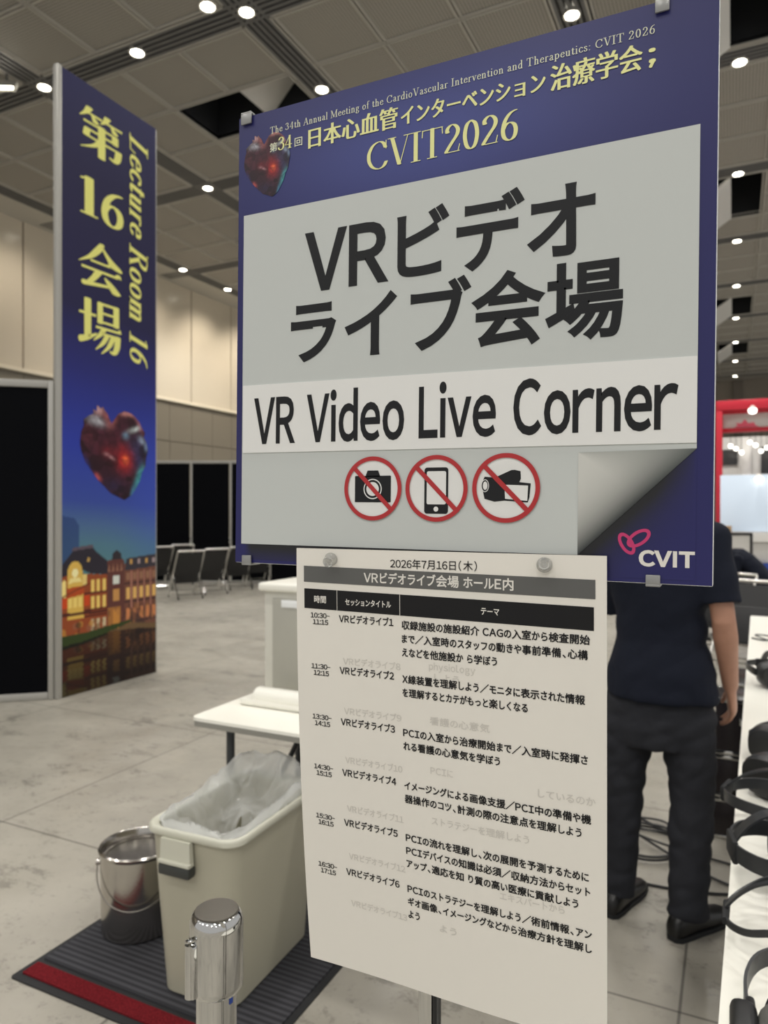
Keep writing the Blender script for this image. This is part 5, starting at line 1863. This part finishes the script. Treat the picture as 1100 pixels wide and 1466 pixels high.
def person(name, loc, rz, label, J, seat=False, voxel=.0055):
    root = thing(name, loc, label, 'person', rz)
    b = MB()
    spine_loft(b, [(c, a - (.045 if c[2] < J['spine'][2][0][2] + .01 else .018), d - (.04 if c[2] < J['spine'][2][0][2] + .01 else .018)) for c, a, d in J['spine']])
    nk = Vector(J['neck']); Hd = Vector(J['head'])
    b.tube([nk - Vector((0, 0, .05)), nk, Hd - (Hd - nk) * .25], [.062, .056, .054], 18)
    T = head_geo(b, Hd, J['headrot'])
    for s, q in ((-1, 'L'), (1, 'R')):
        sh, el, wr = (Vector(J[k + q]) for k in ('sh', 'el', 'wr'))
        b.tube([sh - Vector((s * .03, 0, 0)), sh, sh.lerp(el, .35), sh.lerp(el, .8), el, el.lerp(wr, .25), el.lerp(wr, .6), wr], [.05, .052, .046, .039, .038, .040, .033, .026], 18)
        b.ball(tuple(sh), .054, 16, 10)
        hand(b, wr, wr - el, s, J.get('curl', .55), J.get('handfw'))
        hp, kn, an = (Vector(J[k + q]) for k in ('hp', 'kn', 'an'))
        b.tube([hp, hp.lerp(kn, .4), kn, kn.lerp(an, .35), an], [.075, .066, .05, .047, .036], 18)
        td = Vector(J['toe' + q]).normalized()
        b.tube([an, an - Vector((0, 0, .05)), an - Vector((0, 0, .055)) + td * .12], [.035, .034, .026], 12)
    fused(b, voxel, 3, 'body', M['skin'], root)
    # shirt
    s_ = MB()
    spine_loft(s_, J['spine'])
    c0, a0, d0_ = J['spine'][-1]
    for s, q in ((-1, 'L'), (1, 'R')):
        sh, el = Vector(J['sh' + q]), Vector(J['el' + q])
        e2 = sh.lerp(el, J.get('sleeve' + q, J.get('sleeve', .82)))
        s_.tube([sh - Vector((s * .07, 0, -.012)), sh, sh.lerp(e2, .5), e2], [.052, .060, .063, .065], 22)
        s_.ball(tuple(sh), .058, 18, 12)
    fused(s_, .008, 4, 'shirt', M['shirt'], root, .006, (6, 6, 9))
    cl_ = MB(); cl_.tube([nk - Vector((0, -.002, .035)), nk + Vector((0, 0, .012))], [.074, .066], 24); cl_.build('collar', M['shirt'], root)
    # trousers
    t_ = MB()
    hc = (Vector(J['hpL']) + Vector(J['hpR'])) / 2
    if not seat:
        t_.loft([ell(hc + Vector((0, 0, z)), Vector((1, 0, 0)), Vector((0, 1, 0)), a, d) for z, a, d in ((-.17, .150, .108), (-.10, .165, .120), (.02, .165, .118), (.07, .150, .105))])
    else:
        t_.ball(tuple(hc + Vector((0, .02, 0))), (.18, .15, .11), 24, 14)
    for s, q in ((-1, 'L'), (1, 'R')):
        hp, kn, an = (Vector(J[k + q]) for k in ('hp', 'kn', 'an'))
        hem = an - (an - kn).normalized() * -.0
        t_.tube([hp, hp.lerp(kn, .3), hp.lerp(kn, .65), kn, kn.lerp(hem, .4), kn.lerp(hem, .8), hem - Vector((0, 0, .022))], [.088, .090, .083, .075, .070, .066, .064], 24)
    fused(t_, .009, 4, 'trousers', M['trousers'], root, .008, (8, 8, 13))
    for s, q in ((-1, 'L'), (1, 'R')):
        an = Vector(J['an' + q]); td = Vector(J['toe' + q]); td.z = 0; td.normalize()
        sd = Vector((td.y, -td.x, 0))
        h_ = MB()
        gz = J.get('floor', 0.0)
        rings = []
        for yy, w_, top in ((-.082, .014, .035), (-.076, .026, .066), (-.06, .033, .08), (-.02, .036, .088), (.03, .038, .080), (.09, .045, .060), (.15, .047, .048), (.19, .040, .040), (.215, .022, .028)):
            c = Vector((an.x, an.y, gz)) + td * yy
            rg = []
            for k in range(20):
                a_ = 2 * PI * k / 20
                x_ = w_ * math.copysign(abs(math.cos(a_)) ** .85, math.cos(a_))
                z_ = top / 2 + top / 2 * math.copysign(abs(math.sin(a_)) ** .8, math.sin(a_)) + .002
                rg.append(tuple(c + sd * x_ + Vector((0, 0, z_))))
            rings.append(rg)
        h_.loft(rings)
        sh_o = h_.build('shoe', M['shoe'], root, smooth=60)
        so = MB()
        so.loft([[tuple(Vector((an.x, an.y, gz)) + td * y_ + sd * (x_ * 1.0) + Vector((0, 0, zz))) for x_, y_ in
                  [(w_ * sgn, yy) for sgn, lst in ((1, ((-.084, .016), (-.066, .032), (-.02, .038), (.03, .04), (.09, .047), (.15, .049), (.195, .041), (.22, .02))), (-1, ((.22, .02), (.195, .041), (.15, .049), (.09, .047), (.03, .04), (-.02, .038), (-.066, .032), (-.084, .016)))) for yy, w_ in lst]] for zz in (0.0005, .016)])
        so.build('sole', M['rubber'], sh_o)
    # hair, eyes
    hm_ = MB(); hm_.ball((0, -.016, .030), (.083, .1, .098), 40, 26)
    keep = [i for i, v in enumerate(hm_.v) if not (v[1] > .048 and v[2] < .078) and v[2] > -.075 and not (abs(v[0]) > .062 and v[2] < -.0 and v[1] > -.02)]
    ks = set(keep); ren = {i: k for k, i in enumerate(keep)}
    h2 = MB(); h2.add([T(*[hm_.v[i][q] + .004 * mnoise.noise(Vector(hm_.v[i]) * 60) for q in range(3)]) for i in keep], [tuple(ren[i] for i in f) for f in hm_.f if all(i in ks for i in f)])
    ho = h2.build('hair', M['hair'], root, smooth=180)
    sol = ho.modifiers.new('thickness', 'SOLIDIFY'); sol.thickness = .012; sol.offset = -1
    for s in (-1, 1):
        e = MB(); e.ball(T(s * .030, .070, .010), .0115, 14, 10); e.build('eye', M['eye'], root)
        e = MB(); e.ball(T(s * .030, .0795, .010), .0052, 12, 8); e.build('iris', M['hair'], root)
    lp2 = MB(); lp2.tube([T(-.021, .081, -.056), T(0, .0905, -.055), T(.021, .081, -.056)], [.002, .0045, .002], 8); lp2.build('lips', M['lip'], root)
    return root


RX = lambda a: Matrix.Rotation(a, 3, 'X')
RZ = lambda a: Matrix.Rotation(a, 3, 'Z')
J1 = dict(
    spine=[((.012, -.005, .795), .180, .132), ((.012, -.005, .805), .185, .137), ((.012, 0, .90), .180, .130), ((.008, .005, 1.00), .152, .108), ((.006, .0, 1.10), .152, .108), ((.004, -.004, 1.22), .170, .118), ((.002, -.008, 1.32), .180, .115), ((0, -.008, 1.40), .150, .090), ((0, 0, 1.445), .085, .066), ((0, .002, 1.46), .062, .055)],
    neck=(0, .006, 1.46), head=(.01, .022, 1.595), headrot=RZ(-.2),
    shR=(.175, -.012, 1.362), elR=(.212, -.050, 1.085), wrR=(.232, .035, .845),
    shL=(-.175, -.012, 1.362), elL=(-.168, .10, 1.105), wrL=(-.04, .29, 1.06),
    hpR=(.095, 0, .80), knR=(.112, .0, .46), anR=(.098, -.035, .085),
    hpL=(-.085, 0, .80), knL=(-.122, .02, .46), anL=(-.140, .025, .085),
    toeR=(.55, .83, 0), toeL=(.25, .97, 0), sleeve=.80, sleeveL=1.06, curl=.62)
person('person', (-.240, 2.715, 0), 0.0, 'man in dark navy shirt and charcoal trousers standing with back turned', J1)
J2 = dict(
    spine=[((0, 0, .48), .17, .13), ((0, .01, .54), .172, .13), ((0, .05, .66), .16, .12), ((0, .12, .78), .165, .12), ((0, .22, .89), .175, .12), ((0, .30, .955), .165, .10), ((0, .355, .985), .085, .066), ((0, .37, .99), .062, .055)],
    neck=(0, .365, .99), head=(0, .47, 1.035), headrot=RX(-.75),
    shR=(.175, .27, .93), elR=(.21, .33, .66), wrR=(.12, .50, .56),
    shL=(-.175, .27, .93), elL=(-.21, .33, .66), wrL=(-.12, .50, .56),
    hpR=(.09, .02, .50), knR=(.11, .44, .50), anR=(.11, .42, .085),
    hpL=(-.09, .02, .50), knL=(-.11, .44, .50), anL=(-.11, .42, .085),
    toeR=(.1, 1, 0), toeL=(-.1, 1, 0), sleeve=.8, handfw=Vector((0, 0, 1)))
person('person', (.34, 8.95, 0), math.radians(80), 'person in dark shirt sitting bent forward beyond the white tables', J2, seat=True, voxel=.008)
st_ = thing('stool', (.34, 8.95, 0), 'low round black stool under the bent-over seated person', 'stool')
m = MB(); m.lathe([(0, .33), (.16, .33), (.17, .345), (.17, .365), (.155, .378), (0, .378)], 32); m.build('seat', M['blackvinyl'], st_)
for k in range(4):
    a_ = PI / 4 + PI / 2 * k
    m = MB(); m.tube([(.10 * math.cos(a_), .10 * math.sin(a_), .33), (.17 * math.cos(a_), .17 * math.sin(a_), 0)], .011, 10); m.build('leg', M['chrome'], st_)


def shell_chair(x, y, rz, lab):
    t = thing('shell_chair', (x, y, 0), lab, 'chair', rz, 'beige shell chairs at the right edge')
    m_ = MB()
    prof = [(.22, .44), (.1, .43), (-.1, .43), (-.19, .46), (-.22, .55), (-.25, .70), (-.27, .82)]
    pr = [(p.x, p.y) for p in smoothpath([(a, b_, 0) for a, b_ in prof], 5)]
    rings = []
    for yy, zz in pr:
        rings.append([(.23 * q, yy + .03 * q * q, zz + .02 * q * q) for q in (-1, -.5, 0, .5, 1)] + [(.23 * q, yy + .03 * q * q - .008, zz + .02 * q * q - .012) for q in (1, .5, 0, -.5, -1)])
    m_.loft(rings); m_.build('shell', M['palechair'], t)
    for sx_ in (-1, 1):
        for sy_ in (-1, 1):
            m_ = MB(); m_.tube([(sx_ * .15, sy_ * .14, .43), (sx_ * .2, sy_ * .2, 0.0)], .011, 10); m_.build('leg', M['chrome'], t)


shell_chair(.50, 6.60, 2.5, 'beige shell chair at the right photo edge, nearer one beyond the tables')
shell_chair(.68, 7.75, 2.2, 'beige shell chair at the right photo edge, farther one beyond the tables')

# ------------------------------------------------------------------ red exhibition booth far right
bo = thing('exhibition_booth', (-.40, 19.6, 0), 'red framed white exhibition booth far behind the standing man', 'booth')
m = MB(); m.rbox((.09, .1, 2.0), (.15, .2, 4.0), .01); m.build('post', M['red'], bo)
m = MB(); m.rbox((2.9, .1, 2.0), (.15, .2, 4.0), .01); m.build('post', M['red'], bo)
m = MB(); m.rbox((1.5, .1, 4.07), (2.97, .22, .24), .01); m.build('top_beam', M['red'], bo)
m = MB(); m.rbox((1.5, .22, 3.98), (2.8, .04, .2), .005); m.build('header_soffit', M['red'], bo)
m = MB(); m.rbox((1.5, .3, 3.70), (2.65, .06, .36), .005); m.build('header_panel', M['boothwhite'], bo)
m = MB(); m.prism([(.42, 3.54), (.50, 3.60), (.46, 3.66), (.58, 3.64), (.66, 3.74), (.74, 3.64), (.86, 3.66), (.9, 3.58), (.98, 3.54)], lambda x, z, q: (x, .268 - q, z), .008); m.build('header_logo', M['pinkprint'], bo, smooth=0)
m = MB(); m.rbox((1.5, .3, 3.48), (2.8, .12, .1), .005); m.build('lower_beam', M['red'], bo)
m = MB(); m.rbox((1.5, 2.4, 1.75), (2.8, .1, 3.5), .01); m.build('back_wall', M['boothwhite'], bo)
m = MB(); m.rbox((.30, 2.32, 2.95), (.42, .06, .42), .01); m.build('screen', M['screen'], bo)
m = MB(); m.rbox((1.45, 2.32, 2.85), (.75, .06, .72), .01); m.build('screen', M['screen'], bo)
m = MB(); m.rbox((.70, 2.0, 1.75), (.26, .26, 3.4), .02); m.build('column', M['boothwhite'], bo)
m = MB(); m.rbox((1.52, -.25, 1.66), (2.8, .12, 1.36), .01); m.build('lit_panel', M['boothlit'], bo)
m = MB(); m.rbox((1.8, -.3, .60), (2.2, .3, .70), .01); m.build('counter', M['boothwhite'], bo)
m = MB(); m.rbox((1.8, -.34, .12), (2.4, .4, .22), .01); m.build('counter_plinth', M['blue'], bo)
m = MB(); m.rbox((1.75, -.47, .74), (2.1, .03, .025), .005); m.build('counter_rail', M['alupaint'], bo)
for k, (x, z) in enumerate(((.34, 3.20), (.47, 3.12), (.60, 3.02), (.80, 3.28), (.93, 3.20), (1.06, 3.04), (1.19, 3.12))):
    t = thing('pendant_lamp', (-.40 + x, 21.2, z), ['white globe lamp hanging in the booth, %s of the seven' % w_ for w_ in ('first', 'second', 'third', 'fourth', 'fifth', 'sixth', 'seventh')][k], 'lamp', group='small globe lamps inside the red booth')
    m = MB(); m.ball((0, 0, 0), .055, 14, 10); m.build('globe', M['smallglow'], t)
    m = MB(); m.tube([(0, 0, .055), (0, 0, 3.6 - z)], .006, 6); m.build('cord', M['cable'], t)
for (x, y, z, lab) in ((.42, 19.44, 3.92, 'bright spotlight under the red top beam of the booth'), (.55, 19.20, 2.26, 'bright spotlight at the top of the backlit booth panel')):
    t = thing('spotlight', (x, y, z), lab, 'spotlight')
    m = MB(); m.tube([(0, 0, .06), (0, -.06, -.02)], [.05, .10], 20); m.build('housing', M['whiteplastic'], t)
    m = MB(); m.ball((0, -.075, -.04), (.095, .04, .085), 18, 12); m.build('lit_lens', M['smallglow'], t)
bx = thing('cardboard_box', (-.18, 19.0, .0), 'brown cardboard box on a stand beside the red booth post', 'box')
m = MB(); m.rbox((0, 0, 1.04), (.30, .25, .16), .004); m.build('carton', M['card'], bx)
m = MB(); m.rbox((0, 0, .48), (.28, .23, .955), .01); m.build('stand', M['boothwhite'], bx)
fr_ = thing('picture_frame', (.12, 18.2, 0), 'black framed white display board standing in front of the booth', 'frame')
m = MB()
for (c_, s_) in (((0, 0, .95), (.56, .03, .06)), ((-.25, 0, .64), (.06, .03, .6)), ((.25, 0, .64), (.06, .03, .6)), ((0, 0, .36), (.56, .03, .06))):
    m.rbox(c_, s_, .005)
m.build('frame', M['blackplastic'], fr_)
m = MB(); m.box((0, .005, .65), (.46, .012, .54)); m.build('board', M['boothwhite'], fr_, smooth=0)
for s in (-1, 1):
    m = MB(); m.tube([(s * .2, 0, .36), (s * .24, 0, 0)], .015, 8); m.build('leg', M['blackplastic'], fr_)
bpy.context.view_layer.update()
